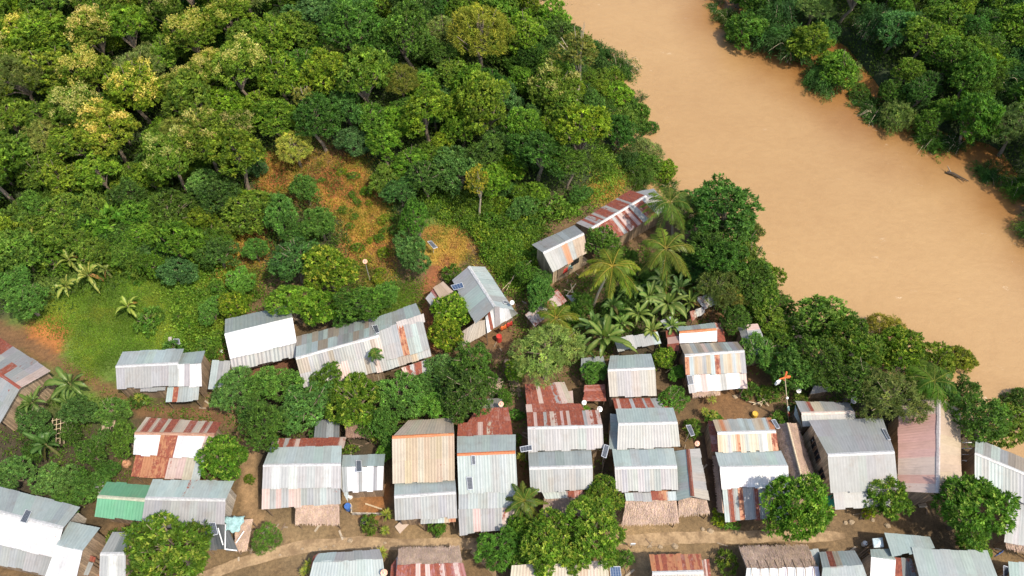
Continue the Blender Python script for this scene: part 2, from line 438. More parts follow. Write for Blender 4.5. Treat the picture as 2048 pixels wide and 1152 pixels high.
def ribbon(name, pts, wpx, dz, label, th=.05):
    """a paved strip with a real edge, following the ground"""
    W = np.array([ground(x, y) for x, y in pts]); k = ppm(W[len(W) // 2]); half = wpx / k / 2
    t = np.concatenate([[0], np.cumsum(np.hypot(*np.diff(W[:, :2], axis=0).T))]); n = int(t[-1] / .4)
    q = np.linspace(0, t[-1], n); x = np.interp(q, t, W[:, 0]); y = np.interp(q, t, W[:, 1])
    ker = np.ones(9) / 9; pad = lambda a: np.convolve(np.pad(a, 4, mode='edge'), ker, 'valid'); x, y = pad(x), pad(y)
    dx, dy = np.gradient(x), np.gradient(y); l = np.hypot(dx, dy); nxv, nyv = -dy / l, dx / l
    off = [-1, -1, -.5, 0, .5, 1, 1]; V = []
    for j, o in enumerate(off):
        e = half * o * np.clip((q[-1] - q) / 3.0 + .15, 0, 1) ** .5 * (1 + .22 * vnoise(q, q * 0 + o * 5, 2.6, 8) + .14 * vnoise(q, q * 0 + o * 3, .9, 9))
        X, Y = x + nxv * e, y + nyv * e; Z = terrain(X, Y) + dz + th
        if j in (0, 6): Z = Z - th - .25
        V.append(np.stack([X, Y, Z], 1))
    V = np.stack(V, 1).reshape(-1, 3); m = len(off)
    i0 = np.arange(n - 1)[:, None] * m + np.arange(m - 1)[None, :]
    F = np.stack([i0, i0 + m, i0 + m + 1, i0 + 1], -1).reshape(-1, 4)
    tag(obj(name, mesh_np(name, V, F, M_ROAD)), label, "road", kind="structure")
ribbon("road", [(380, 1168), (440, 1140), (530, 1112), (620, 1090), (720, 1087), (830, 1090), (930, 1088), (1040, 1086), (1150, 1085), (1260, 1080), (1400, 1076), (1560, 1074), (1700, 1071)], 24, .01, "pale sandy concrete lane between the house rows")
ribbon("side_path", [(935, 1094), (960, 1110), (985, 1135), (1000, 1170)], 16, .014, "sandy path branching off the concrete lane")
# ------------------------------------------------------------------ roofs and houses
PAL = dict(G=(.24, .25, .243), L=(.28, .28, .27), W=(.55, .55, .54), T=(.27, .325, .308), B=(.305, .352, .338), R=(.27, .12, .09), O=(.36, .155, .07),
           M=(.24, .09, .085), P=(.42, .315, .275), N=(.33, .258, .172), D=(.11, .12, .12), E=(.085, .215, .115), F=(.115, .30, .17), Y=(.235, .20, .155),
           K=(.03, .034, .04), S=(.355, .305, .235), V=(.52, .32, .265), C=(.40, .31, .22), I=(.20, .23, .215), Q=(.50, .385, .33))
ROOFQ = []                                    # (world quad, z-up normal) of everything one can stand a panel on

def lerp(a, b, t): return a + (b - a) * t
def bil(Q, s, t): return lerp(lerp(Q[0], Q[1], s), lerp(Q[3], Q[2], s), t)

def world_quad(q, z):
    if not hasattr(z, '__len__'): z = [z] * 4
    if len(z) == 2: z = (z[0], z[0], z[1], z[1])
    return [at(q[i][0], q[i][1], z[i]) for i in range(4)]

def up_normal(Q):
    n = np.cross(Q[1] - Q[0], Q[3] - Q[0]) + np.cross(Q[3] - Q[2], Q[1] - Q[2])
    n /= np.linalg.norm(n)
    return n if n[2] > 0 else -n

def solid(me_obj, th):
    m = me_obj.modifiers.new("thickness", 'SOLIDIFY'); m.thickness = th; m.offset = -1
    return me_obj

def sheets(name, Q, pat, rust, root, rib=.27, amp=.006, rough=1.0):
    """a roof slope laid in overlapping corrugated sheets; Q[0]->Q[1] runs along the eave"""
    Q = [np.asarray(p, float) for p in Q]
    ROOFQ.append(Q)
    nrm = up_normal(Q)
    flip = np.dot(np.cross(Q[1] - Q[0], Q[3] - Q[0]), nrm) < 0
    lu = (np.linalg.norm(Q[1] - Q[0]) + np.linalg.norm(Q[2] - Q[3])) / 2
    lv = (np.linalg.norm(Q[3] - Q[0]) + np.linalg.norm(Q[2] - Q[1])) / 2
    seq = not pat.startswith('~'); pat = pat.lstrip('~')
    n = max(2, round(lu / (.78 if rough < 1.5 else .5))) if not seq else max(len(pat), round(lu / .82))
    rows = max(1, round(lv / (2.5 if rough < .65 else 2.0)))
    topfirst = (Q[0][2] + Q[1][2]) > (Q[2][2] + Q[3][2])
    V, F, C, U = [], [], [], []
    for r in range(rows):
        for i in range(n):
            i2 = i if rough < .65 or random.random() > .13 else min(n - 1, max(0, i + random.choice((-1, 1))))
            ch = pat[min(len(pat) - 1, int(i2 / n * len(pat)))] if seq else random.choice(pat)
            base = np.array(PAL[ch]); k = 1 + random.gauss(0, .05 * rough)
            if not seq and rough < 1.5: base = base * .45 + np.mean([PAL[q] for q in pat], 0) * .55
            base = np.clip(base * k * (1 + np.array([random.gauss(0, .02) for _ in range(3)])), 0, .9)
            ru = min(1, max(0, rust + random.gauss(0, .13) * (1 if rust > 0 else .0)))
            if ch in 'ROM': ru = {'R': .74, 'M': .72, 'O': .56}[ch] + random.gauss(0, .09)
            if ch in 'EFKVC': ru = min(ru, .18)
            e0, e1 = (random.uniform(-.04, .09) for _ in range(2))
            s0, s1 = i / n - .03 / lu, (i + 1) / n + .06 / lu
            t0 = r / rows - (0 if r == 0 else .09 / lv) - e0 * .9 / lv * (r == 0)
            t1 = (r + 1) / rows + (0 if r == rows - 1 else .09 / lv) + e1 * 1.3 / lv * (r == rows - 1)
            lvl = (rows - 1 - r) if topfirst else r
            off = .014 * lvl + random.uniform(0, .012) * rough
            tilt = random.gauss(0, .004) * rough
            nc = max(4, int(round((s1 - s0) * lu / rib * 4))); b0 = len(V); u0 = random.uniform(0, 60)
            for t in (t0, (t0 + t1) / 2, t1):
                sag = -.002 if t not in (t0, t1) else 0
                for c in range(nc + 1):
                    s = lerp(s0, s1, c / nc)
                    p = bil(Q, s, t) + nrm * (off + tilt * (c / nc - .5) * 2 + sag + amp * math.cos(c / 4 * 2 * math.pi))
                    V.append(p); C.append((*base, ru)); U.append((u0 + s * lu, t * lv + r * 13.7))
            w = nc + 1
            for j in range(2):
                for c in range(nc):
                    f = (b0 + j * w + c, b0 + j * w + c + 1, b0 + (j + 1) * w + c + 1, b0 + (j + 1) * w + c)
                    F.append(f[::-1] if flip else f)
    o = part(name, V, np.array(F), M_ROOF, root, col=np.array(C), uv=np.array(U))
    return solid(o, .012)

def thatch(name, Q, root, tint=(.46, .35, .27), th=.12):
    """a palm-leaf thatch slope: a sagging body under many straw bundles with a ragged lower edge"""
    Q = [np.asarray(p, float) for p in Q]; ROOFQ.append(Q)
    nrm = up_normal(Q); tint = np.array(tint) * np.array((.92, .86, .82))
    lu, lv = np.linalg.norm(Q[1] - Q[0]), np.linalg.norm(Q[3] - Q[0])
    nu, nv = max(3, int(lu / .3)), max(3, int(lv / .3))
    V, F, C = [], [], []
    for k, dz in ((0, 0.0), (1, -th)):
        for j in range(nv + 1):
            for i in range(nu + 1):
                p = bil(Q, i / nu, j / nv); V.append(p + nrm * (dz + .04 * float(vnoise(p[0], p[1], .8, 3)))); C.append(tint * .95)
    w, m = nu + 1, (nu + 1) * (nv + 1)
    for j in range(nv):
        for i in range(nu):
            f = (j * w + i, j * w + i + 1, (j + 1) * w + i + 1, (j + 1) * w + i)
            F += [f, tuple(a + m for a in f[::-1])]
    rim = [i for i in range(w)] + [j * w + nu for j in range(1, nv + 1)] + [nv * w + i for i in range(nu - 1, -1, -1)] + [j * w for j in range(nv - 1, 0, -1)]
    for a, b in zip(rim, rim[1:] + rim[:1]): F.append((a, b, b + m, a + m))
    ez = (Q[2] + Q[3])[2] < (Q[0] + Q[1])[2]          # does v run downhill
    du = (Q[1] - Q[0]) / lu
    down = (Q[3] - Q[0]) / lv * (1 if ez else -1)
    rows = max(3, int(lv / .18))
    for r in range(rows):
        for i in range(int(lu / .035)):
            s, t = random.random(), (r + random.uniform(.1, .9)) / rows
            p = bil(Q, s, t) + nrm * (.02 + .05 * random.random())
            L, wd = random.uniform(.14, .27), random.uniform(.015, .032)
            d = down + du * random.gauss(0, .10) + nrm * random.uniform(-.03, .03)
            c = tint * random.uniform(.86, 1.16) * np.array((1, random.uniform(.94, 1.04), random.uniform(.85, 1.1)))
            b = len(V); sd_ = du * wd
            V += [p - sd_, p + sd_, p + d * L + sd_ * .6, p + d * L - sd_ * .6]; C += [c] * 4; F.append((b, b + 1, b + 2, b + 3))
    return part(name, V, F, M_THATCH, root, col=np.array(C))

def drop(p): return tz(p[0], p[1]) - .25

def wall_prism(root, top, mat, name="wall"):
    """closed wall body: TOP is the ring of points just under the roof"""
    n = len(top); V = list(top) + [np.array((p[0], p[1], drop(p))) for p in top]
    F = [tuple(range(n))] + [tuple(range(2 * n - 1, n - 1, -1))] + [(i, i + n, (i + 1) % n + n, (i + 1) % n) for i in range(n)]
    return part(name, V, F, mat, root)

def auto_ridge(b, r, f, ze):
    best = (1e9, ze + 1)
    for zr in np.arange(ze + .45, ze + 2.1, .05):
        e = 0
        for i in range(2):
            B, R, Fv = at(*b[i], ze), at(*r[i], zr), at(*f[i], ze)
            ax = (at(*r[1], zr) - at(*r[0], zr))[:2]; ax = np.array((-ax[1], ax[0])) / np.linalg.norm(ax)
            e += abs(abs((B - R)[:2] @ ax) - abs((Fv - R)[:2] @ ax))
        if e < best[0]: best = (e, zr)
    return best[1]

def gable(root, b, r, f, ze=2.6, zr=None, pat=('~TB', '~LG'), rust=.05, wall=M_WOOD, cap=M_CAP, zf=None, zb=None, ov=(.06, .35), rib=.27, amp=.006, rough=1.0):
    """b, r, f: pixel pairs of the back eave, the ridge and the front eave"""
    if zr is None: zr = auto_ridge(b, r, f, ze)
    zb = ze if zb is None else zb; zf = ze if zf is None else zf
    Bq = [at(*b[0], zb), at(*b[1], zb), at(*r[1], zr), at(*r[0], zr)]
    Fq = [at(*r[0], zr), at(*r[1], zr), at(*f[1], zf), at(*f[0], zf)]
    rusts = rust if hasattr(rust, '__len__') else (rust, rust)
    sheets("roof", Bq, pat[0], rusts[0], root, rib, amp, rough); sheets("roof", Fq, pat[1], rusts[1], root, rib, amp, rough)
    if cap is not None:
        R0, R1 = Fq[0], Fq[1]; n1, n2 = up_normal(Bq), up_normal(Fq); d = (R1 - R0) / np.linalg.norm(R1 - R0)
        a = np.cross(d, n1); a = a if a @ (Bq[0] - Bq[3]) > 0 else -a
        c = np.cross(d, n2); c = c if c @ (Fq[3] - Fq[0]) > 0 else -c
        V, F = [], []; n = max(2, int(np.linalg.norm(R1 - R0) / 1.8))
        for i in range(n):
            for s in (i / n - .004, (i + 1) / n + .004):
                p = lerp(R0, R1, s); h = .045 + .012 * (i % 2); w = random.uniform(.13, .18)
                V += [p + a * w + n1 * h, p + (n1 + n2) * .5 * (h + .035), p + c * w + n2 * h]
            k = i * 6; F += [(k, k + 1, k + 4, k + 3), (k + 1, k + 2, k + 5, k + 4)]
        solid(part("ridge_cap", V, F, cap, root), .015)
    if wall is not None:
        s0, s1 = ov[0], 1 - ov[0]; lb = np.linalg.norm(Bq[0] - Bq[3]); lf = np.linalg.norm(Fq[0] - Fq[3])
        tb, tf = ov[1] / lb, 1 - ov[1] / lf; dz = np.array((0, 0, -.07))
        wall_prism(root, [bil(Bq, s0, tb) + dz, bil(Bq, s1, tb) + dz, bil(Fq, s1, 0) + dz, bil(Fq, s1, tf) + dz, bil(Fq, s0, tf) + dz, bil(Fq, s0, 0) + dz], wall)
    return Bq, Fq

def lean(root, q, z, pat='~G', rust=.05, sup='post', wall=M_WOOD, name="roof", rib=.27, amp=.006, rough=1.0):
    Q = world_quad(q, z)
    sheets(name, Q, pat, rust, root, rib, amp, rough)
    prop(root, Q, sup, wall)
    return Q

def prop(root, Q, sup, wall=M_WOOD):
    cs = [bil(Q, s, t) for s, t in ((.05, .07), (.95, .07), (.95, .93), (.05, .93))]
    if sup == 'wall': wall_prism(root, [c + np.array((0, 0, -.05)) for c in cs], wall)
    elif sup == 'post':
        for c in cs: MB().tube([(c[0], c[1], drop(c)), c - np.array((0, 0, .05))], .055).part("post", M_POST, root)

def mat_lean(root, q, z, sup='post', tint=(.46, .35, .27)):
    Q = world_quad(q, z); thatch("thatch_roof", Q, root, tint); prop(root, Q, sup)
    return Q

def house(name, label, px, cat="house", group=None):
    return empty(name, ground(*px), label, cat, group)

HG = "tin roofed houses of the village"

# --- far row, left to right
h = house("tin_roofed_house", "grey tin roofed house with rusty ridge at the photo's left edge beside the banana plants", (30, 790), group=HG)
gable(h, ((-12, 668), (101, 741)), ((-62, 706), (40, 776)), ((-102, 772), (-2, 848)), 2.7, pat=('GRLGRGLP', 'LGLG'), rust=(.34, .16), cap=plain("rusty_ridge", (.24, .06, .035), .7))
lean(h, ((-40, 672), (27, 717), (8, 739), (-60, 694)), (2.9, 3.25), '~GT', .05, None)

h = house("tin_roofed_house", "pale grey tin house with stepped roof and small lean-to below the green meadow", (310, 775), group=HG)
gable(h, ((246, 703.5), (367, 697)), ((232, 733), (356, 726.5)), ((234.5, 777), (355, 772)), 2.7, pat=('~TB', '~L'), rust=.02, wall=M_WOOD)
gable(h, ((366, 706), (409.5, 701)), ((356, 729.5), (401, 726.5)), ((355, 773.5), (402.5, 771.5)), 2.45, pat=('~TI', 'WLWW'), rust=.02, cap=None)
lean(h, ((336, 774), (397.5, 772), (395, 800), (332, 804)), (2.3, 1.9), 'BOGGBB', .05)
lean(h, ((282, 776), (330, 774), (329, 781), (281, 783)), (2.4, 2.2), '~L', .0, None, name="awning")
MB().box(ground(300, 795) + (0, 0, 1.0), (4.2, .12, 1.9)).part("porch_rail", M_WOOD, h)

h = house("tin_roofed_house", "new brilliant white ribbed metal house beside the long patchwork roof", (520, 735), group=HG)
gable(h, ((451, 638.5), (579, 610.5)), ((450, 669.5), (584, 637)), ((461, 718.5), (592, 684)), 3.2, pat=('IIII', 'WWWW'), rust=.0, wall=M_PALEWALL, cap=M_WHITE, rib=.36, amp=.016, rough=.25)
lean(h, ((461, 717), (591, 683), (594, 712), (465, 741)), (3.05, 2.55), 'LLLL', .0, 'post', rib=.36, amp=.016, rough=.25)

h = house("tin_shed", "small pale tin lean-to shed between the stepped-roof house and the white metal house", (435, 775), "shed")
lean(h, ((425, 721), (461, 722), (452, 777), (417, 776)), (2.5, 2.2), 'BLL', .02, 'wall')

h = house("tin_roofed_house", "long patchwork tin house of weathered grey and brown sheets with a thin palm before it", (700, 770), group=HG)
gable(h, ((594, 673), (759, 633)), ((592, 716), (757, 671)), ((608, 776), (775, 740)), 2.9, pat=('~TTIYGTBY', '~LLGYLPYL'), rust=(.18, .16), wall=M_WOOD, rough=1.8)
gable(h, ((759, 633), (831, 607)), ((757, 662), (842, 631)), ((770, 722), (858, 697)), 2.95, zr=3.9, pat=('TTGGPT', 'LLGOGBG'), rust=(.12, .08), wall=M_WOOD, cap=None)
lean(h, ((769, 721), (858, 696), (862, 713), (774, 739)), (2.85, 2.5), 'GGYYNGG', .15, None)
lean(h, ((793, 645), (846, 628), (849, 644), (799, 660)), (4.0, 3.7), '~LPL', .15, None)
lean(h, ((803, 735), (852, 720), (852, 746), (810, 752)), (2.3, 1.9), 'PRLRRL', .4, 'post', name="awning")

h = house("hip_roofed_house", "grey hip roofed house with blue solar panel and crumpled white sheets over its porch", (975, 680), group=HG)
gable(h, ((904, 561), (951, 646)), ((938, 533), (989.5, 613)), ((970.5, 534), (1029, 621)), 3.4, zr=4.6, pat=('GGTGG', 'BTBGB'), rust=.02, wall=M_WOOD, rough=.5)
lean(h, ((989.5, 613), (1028, 620), (1035, 628), (990, 655)), (4.55, 4.0, 3.0, 3.0), 'LWWL', .05, None, name="roof")
lean(h, ((971, 633), (989.5, 613), (1000, 648), (975, 664)), (3.6, 4.55, 3.0, 3.0), 'WMWL', .02, None, name="roof")
lean(h, ((949, 645), (972, 640), (976, 664), (930, 690)), (3.4, 3.3, 2.6, 2.6), '~YYS', .12, 'post', name="porch_roof")
lean(h, ((922, 664), (950, 645), (936, 682), (926, 690)), (3.0, 3.4, 2.7, 2.6), '~YS', .12, None, name="porch_roof")
lean(h, ((867, 576), (885, 563), (906, 584), (880, 596)), (2.9, 2.9, 3.2, 3.0), 'NNC', .06, 'wall', name="annex_roof")
lean(h, ((852, 597), (868, 577), (885, 597), (866, 616)), (2.6, 2.7, 2.8, 2.4), 'LLM', .06, 'wall', name="annex_roof")

h = house("wooden_hut", "small wooden hut on a plank platform with grey roof and one rusty stripe", (1125, 545), "hut", HG)
Bq, Fq = gable(h, ((1064, 489), (1148, 451)), ((1086, 505), (1167, 467)), ((1106, 544), (1174, 505)), 3.0, zr=4.3, pat=('~GLTG', 'LLGOLNC'), rust=.08, wall=M_BAMBOO, ov=(.08, .5))
fl = [at(1078, 520, .6), at(1110, 556, .6), at(1176, 521, .6), at(1146, 486, .6)]
V = [p for p in fl] + [p - np.array((0, 0, 1.0)) for p in fl]
part("platform", V, [(0, 1, 2, 3), (7, 6, 5, 4)] + [(i, i + 4, (i + 1) % 4 + 4, (i + 1) % 4) for i in range(4)], M_BAMBOO, h)
e = (Fq[2] - Fq[3]) / np.linalg.norm(Fq[2] - Fq[3]); fn = np.array((e[1], -e[0], 0)); w0 = bil(Fq, .3, 1 - .5 / np.linalg.norm(Fq[0] - Fq[3]))
MB().box((w0[0] + fn[0] * .03, w0[1] + fn[1] * .03, 1.6), (.9, .1, 1.9), math.atan2(e[1], e[0])).part("door", M_POST, h)
w1 = bil(Fq, .7, 1 - .5 / np.linalg.norm(Fq[0] - Fq[3]))
MB().box((w1[0] + fn[0] * .03, w1[1] + fn[1] * .03, 1.9), (1.0, .1, .8), math.atan2(e[1], e[0])).part("window", M_GLASS, h)

h = house("tin_roofed_house", "long house with red and white striped rusty sheets under the coconut palms", (1240, 470), group=HG)
gable(h, ((1153, 446), (1259, 381)), ((1180, 458), (1292, 392)), ((1203, 494), (1325, 422)), 2.7, pat=('LLRLLMLRRMLRMRRMLRMRRR', 'RRPRRPRRLRPRRPRLLRLRLL'), rust=(.35, .3), wall=M_WOOD)
gable(h, ((1266, 385), (1306, 377)), ((1292, 396), (1319, 391)), ((1304, 434), (1334, 421)), 2.5, pat=('~G', '~GL'), rust=.03, cap=None)

h = house("tin_shed", "narrow striped tin shelter on the slope below the wooden hut", (1100, 640), "shed")
lean(h, ((1051, 630), (1115, 580), (1133, 602), (1069, 652)), (2.3, 2.3, 2.0, 2.0), '~LPLR', .3, 'post')
h = house("tin_shed", "single loose grey sheet propped on poles beside the striped shelter", (1146, 603), "shed")
lean(h, ((1133, 591), (1145, 591), (1154, 604), (1146, 606)), (1.6, 1.4), 'GG', .05, 'post')

h = house("tin_shed", "tilted grey and rust-streaked shed roof next to the bare branch by the river trees", (1415, 615), "shed")
lean(h, ((1392, 597), (1417, 588), (1434, 607), (1409, 618)), (2.4, 2.4, 2.1, 2.1), 'GPGLL', .25, 'post')
h = house("tin_shed", "low red rusty shed roof leaning against the tilted grey shed", (1395, 640), "shed")
lean(h, ((1380, 623), (1408, 614), (1409, 625), (1384, 641)), (2.0, 2.0, 1.7, 1.7), 'RPSLL', .4, 'post')
h = house("tin_shed", "small grey shed with one dark red sheet under the banana leaves", (1340, 655), "shed")
lean(h, ((1321, 642), (1340, 633), (1359, 647), (1336, 659)), (2.4, 2.4, 2.2, 2.2), 'GGMG', .1, 'post')

h = house("tin_roofed_house", "small white and teal shack hemmed by rusty red side roofs", (1400, 690), group=HG)
gable(h, ((1351, 654), (1428, 646)), ((1359, 664), (1433, 658)), ((1360, 687), (1433, 683)), 2.5, zr=3.1, pat=('TGTT', 'WWWW'), rust=(.05, .03), cap=plain("orange_ridge", (.42, .15, .05), .7), rough=.6)
lean(h, ((1357, 659), (1359, 700), (1337, 703), (1334, 662)), (2.5, 2.5, 2.1, 2.1), '~RRP', .5, 'post', name="side_roof")
lean(h, ((1429, 646), (1435, 683), (1451, 682), (1444, 648)), (2.5, 2.5, 2.2, 2.2), '~RPR', .5, 'post', name="side_roof")

h = house("tin_roofed_house", "house with tan and grey striped roof and rust-spotted white lower roof", (1430, 770), group=HG)
gable(h, ((1360, 688), (1474, 684)), ((1370, 710.5), (1488, 701.5)), ((1372, 750), (1492, 745)), 2.9, pat=('YSGYPGSYGBGY', 'OBNSGNBOGSNBSG'), rust=(.10, .05), wall=M_WOOD, rough=.6)
lean(h, ((1373, 749), (1491, 744), (1494, 776), (1379, 785)), (2.75, 2.25), 'LWPWWLWWP', .14, 'post', rough=.6)
mat_lean(h, ((1384, 785), (1440, 780), (1440, 787), (1385, 793)), (2.1, 1.8), None)

h = house("tin_shed", "narrow pale shed with a slanted ridge at the river edge of the clay yard", (1510, 700), "shed")
gable(h, ((1476, 655), (1500, 712)), ((1490, 650), (1512, 708)), ((1514, 648), (1539.5, 703.5)), 2.4, zr=2.9, pat=('~GLG', 'PLLLG'), rust=(.08, .1), wall=M_WOOD, cap=None)

h = house("tin_roofed_house", "plain pale roofed square house just below the large banana clump", (1265, 790), group=HG)
gable(h, ((1221, 712), (1301, 708)), ((1216, 740), (1309, 736)), ((1220, 793.5), (1312, 791)), 2.8, pat=('~BT', '~LSL'), rust=(.03, .05), wall=M_WOOD, rough=.5)
h = house("tin_shed", "low grey shed with one rusty patch tucked under the banana clump", (1290, 695), "shed")
lean(h, ((1228, 676), (1314, 664), (1321, 686), (1236, 702)), (2.4, 2.1), 'GGLOGGT', .06, 'post')
h = house("tin_shed", "dark grey shed half hidden between the sage tree and the plain pale house", (1185, 735), "shed")
lean(h, ((1163, 716), (1205, 712), (1213, 740), (1162, 745)), (2.2, 2.0), '~DIG', .1, 'wall')

# --- middle row
h = house("tin_roofed_house", "house patched with white and bright rust sheets beside the light green round tree", (340, 945), group=HG)
gable(h, ((293, 835), (442, 845)), ((270, 866), (428, 869)), ((267, 909), (410, 918)), 2.8, pat=('PSRSRRSRRSRSRRSRRSRR', 'WWWOOWWWP'), rust=(.3, .06), wall=M_WOOD, cap=plain("brown_ridge", (.36, .2, .13), .7))
lean(h, ((272.5, 908), (409, 916), (398, 959), (262.5, 953)), (2.6, 1.9), 'OOOPPSB', .3, 'post')

h = house("tin_roofed_house", "low house with grey blue roof joined to a green painted roof", (330, 1035), group=HG)
gable(h, ((306, 959.5), (467, 962)), ((291, 996.5), (450, 1000)), ((284, 1043), (447.5, 1050)), 2.8, pat=('~BBT', '~LGL'), rust=.01, wall=M_PALEWALL, rough=.7)
gable(h, ((215, 963), (307, 971.5)), ((196, 993), (291, 1000)), ((190, 1031.5), (285, 1043)), 2.65, pat=('~E', '~F'), rust=.03, wall=M_WOOD, cap=plain("faded_green_ridge", (.35, .36, .26), .7), rough=.5)
lean(h, ((191, 962), (215, 963), (200, 990), (187, 976)), (2.3, 2.3, 2.5, 2.4), '~LG', .1, 'wall', name="annex_roof")
h = house("tarp_shelter", "black sheet and thatch shelter draped with a torn teal tarp by the lane", (460, 1085), "shelter")
lean(h, ((411, 1049), (452, 1050), (474, 1100), (411, 1099)), (2.3, 1.9), '~KKD', .0, 'post', rough=.6)
mat_lean(h, ((470, 1040), (506, 1038), (494, 1100), (470, 1099)), (2.1, 2.0, 1.7, 1.7), 'post')
for (a, b) in (((451, 1049), (450, 1098)), ((449, 1098), (474, 1101)), ((488, 1062), (472, 1086)), ((436, 1056), (446, 1090))):
    p, q = at(*a, 2.45), at(*b, 2.05); MB().tube([p, q], .05).part("pole", M_WHITE, h)

h = house("tin_roofed_house", "large house with glaring white front roof and teal rear annex, lower left corner", (60, 1125), group=HG)
gable(h, ((-80, 952), (159, 1014)), ((-80, 1003), (125, 1056)), ((-80, 1068), (108, 1115)), 3.0, pat=('~GB', '~W'), rust=.01, wall=M_PALEWALL, rough=.5)
lean(h, ((-80, 1067), (106, 1114), (94, 1150), (-80, 1110)), (2.85, 2.4), '~LGL', .04, 'wall')
gable(h, ((140, 1044), (198, 1056)), ((114, 1089), (164, 1101)), ((92, 1150), (150, 1162)), 2.7, pat=('~BT', '~W'), rust=.02, wall=M_WOOD, cap=None)
lean(h, ((164, 1106), (190, 1116), (187, 1125), (160, 1117)), (2.1, 1.9), 'RR', .4, 'post', name="awning")
lean(h, ((157, 1119), (185, 1127), (175, 1150), (150, 1148)), (1.9, 1.7), '~LG', .1, 'wall', name="awning")

h = house("tin_shed", "narrow shed with cracked grey and rust-lined white roof beside the lower left mango tree", (225, 1140), "shed")
gable(h, ((226, 1064), (268, 1064)), ((201, 1108), (250, 1108)), ((199, 1154), (250, 1158)), 2.4, pat=('~GD', '~WL'), rust=(.08, .22), wall=M_WOOD)

h = house("tin_shed", "small dark grey shed under the tree row behind the thatch-fronted house", (655, 870), "shed")
lean(h, ((632, 841), (678, 841), (677, 880), (628, 881)), (2.2, 2.0), 'DDID', .05, 'post')
h = house("thatched_shed", "small brown thatch shelter under the tree row", (712, 865), "shed")
mat_lean(h, ((690, 840), (744, 841), (738, 873), (692, 874)), (2.2, 1.9), 'post', (.30, .20, .15))

h = house("tin_roofed_house", "house with rust-striped rear strip, white roof and square thatch porch facing the clay yard", (600, 1010), group=HG)
lean(h, ((547, 878), (691, 875), (686, 896), (541, 898)), (2.3, 2.75), 'PRLRPRRRRRRRP', .4, None)
gable(h, ((541, 895), (682, 892)), ((527, 931), (681, 928.5)), ((525, 978), (680, 976)), 2.9, pat=('~TB', '~LLW'), rust=.02, wall=M_WOOD, rough=.6)
lean(h, ((525, 977), (679, 975), (680, 1006), (524, 1018)), (2.75, 2.25), 'PLPLPPPGLBLG', .22, 'post', rough=.7)
mat_lean(h, ((592, 1008), (678, 1006), (679, 1048), (590, 1047)), (2.2, 1.75), 'post', (.48, .37, .29))
gable(h, ((686, 911), (769, 908)), ((684, 934), (766, 933)), ((687, 983), (764, 981)), 2.5, zr=3.1, pat=('~IT', 'GWWGWWGW'), rust=(.02, .05), wall=M_WOOD, cap=None)
lean(h, ((680, 934), (697, 934), (695, 1001), (682, 978)), (2.95, 2.95, 2.2, 2.4), 'LB', .05, None)

h = house("tin_roofed_house", "tan roofed house with a small teal and white roof at its front", (850, 1030), group=HG)
gable(h, ((817, 841), (905, 836)), ((785, 874), (907, 868)), ((786, 968), (908, 960)), 2.8, zr=4.3, zf=2.9, pat=('~SYS', 'SSNNSNNNSN'), rust=(.05, .06), wall=M_WOOD, cap=plain("orange_rust_ridge", (.45, .16, .06), .7), rough=.5)
gable(h, ((790, 964), (909, 958)), ((789, 993), (911, 985)), ((791, 1041), (913, 1034)), 2.5, zr=3.3, pat=('~TB', '~LGL'), rust=(.03, .04), wall=M_WOOD, rough=.8)
lean(h, ((842, 1037), (910, 1034), (910, 1043), (842, 1047)), (2.3, 2.15), 'GGGBNO', .1, 'post', name="awning")

h = house("tin_roofed_house", "long pale blue roof house with rusty red rear roofs and an orange ridge strip", (970, 1060), group=HG)
lean(h, ((962, 798), (1003, 797), (1005, 816), (958, 818)), (2.0, 2.2), '~DY', .05, 'post')
lean(h, ((955, 817), (1015, 815), (1021, 845), (934, 847)), (2.3, 2.5), 'RRRRRRR', .5, 'wall')
lean(h, ((917, 846), (1021, 842), (1024, 872), (915, 875)), (2.5, 2.7), 'RRRRPRSRRRR', .5, 'wall')
gable(h, ((915, 873), (1030, 869)), ((915, 909), (1030, 904)), ((918, 987), (1034, 983)), 2.85, zr=4.0, zf=2.9, pat=('~B', '~BGB'), rust=.0, wall=M_WOOD, cap=plain("orange_strip", (.46, .14, .05), .7), rough=.35)
lean(h, ((918, 986), (1034, 982), (1034, 1013), (918, 1020)), (2.85, 2.5), '~GB', .04, 'wall', rough=.5)
lean(h, ((917, 1019), (1034, 1012), (1033, 1054), (920, 1069)), (2.45, 2.0), 'GLPGGGPP', .28, 'post', rough=.7)

h = house("tin_roofed_house", "house whose stacked red rust rear roofs step down to a white ribbed front roof", (1130, 890), group=HG)
lean(h, ((1050, 768.5), (1128, 765), (1146, 806), (1054, 808)), (2.2, 2.4), 'RRPRRLPS', .45, 'wall')
lean(h, ((1128, 785), (1144, 783), (1146, 806), (1134, 806)), (2.0, 2.1), 'RP', .4, 'post')
lean(h, ((1052, 808), (1159, 807), (1168, 820), (1054, 828)), (2.5, 2.7), 'PRRRRRRRR', .5, None)
gable(h, ((1054, 825), (1197, 820)), ((1056, 856), (1204, 852)), ((1057.5, 903), (1206, 897)), 2.85, pat=('RRPRPRLPRRPRPRRPRLPPRP', '~LLGL'), rust=(.4, .02), wall=M_WOOD, rough=.7)
h = house("tin_roofed_house", "grey ribbed roof house between the white-fronted rusty house and the feathery cycad palm", (1120, 985), group=HG)
gable(h, ((1057, 904), (1181, 900)), ((1059, 936), (1184, 932.5)), ((1062, 985), (1184, 978)), 2.7, pat=('~BGTI', 'GLGLGLGLGLL'), rust=.02, wall=M_WOOD, rough=1.2)
lean(h, ((1085, 985), (1165, 979), (1165, 993), (1090, 996)), (2.4, 2.25), 'BBGBR', .1, None, name="awning")
mat_lean(h, ((1088, 994), (1165, 990), (1165, 1030), (1085, 1030)), (2.2, 1.7), 'post', (.34, .27, .22))
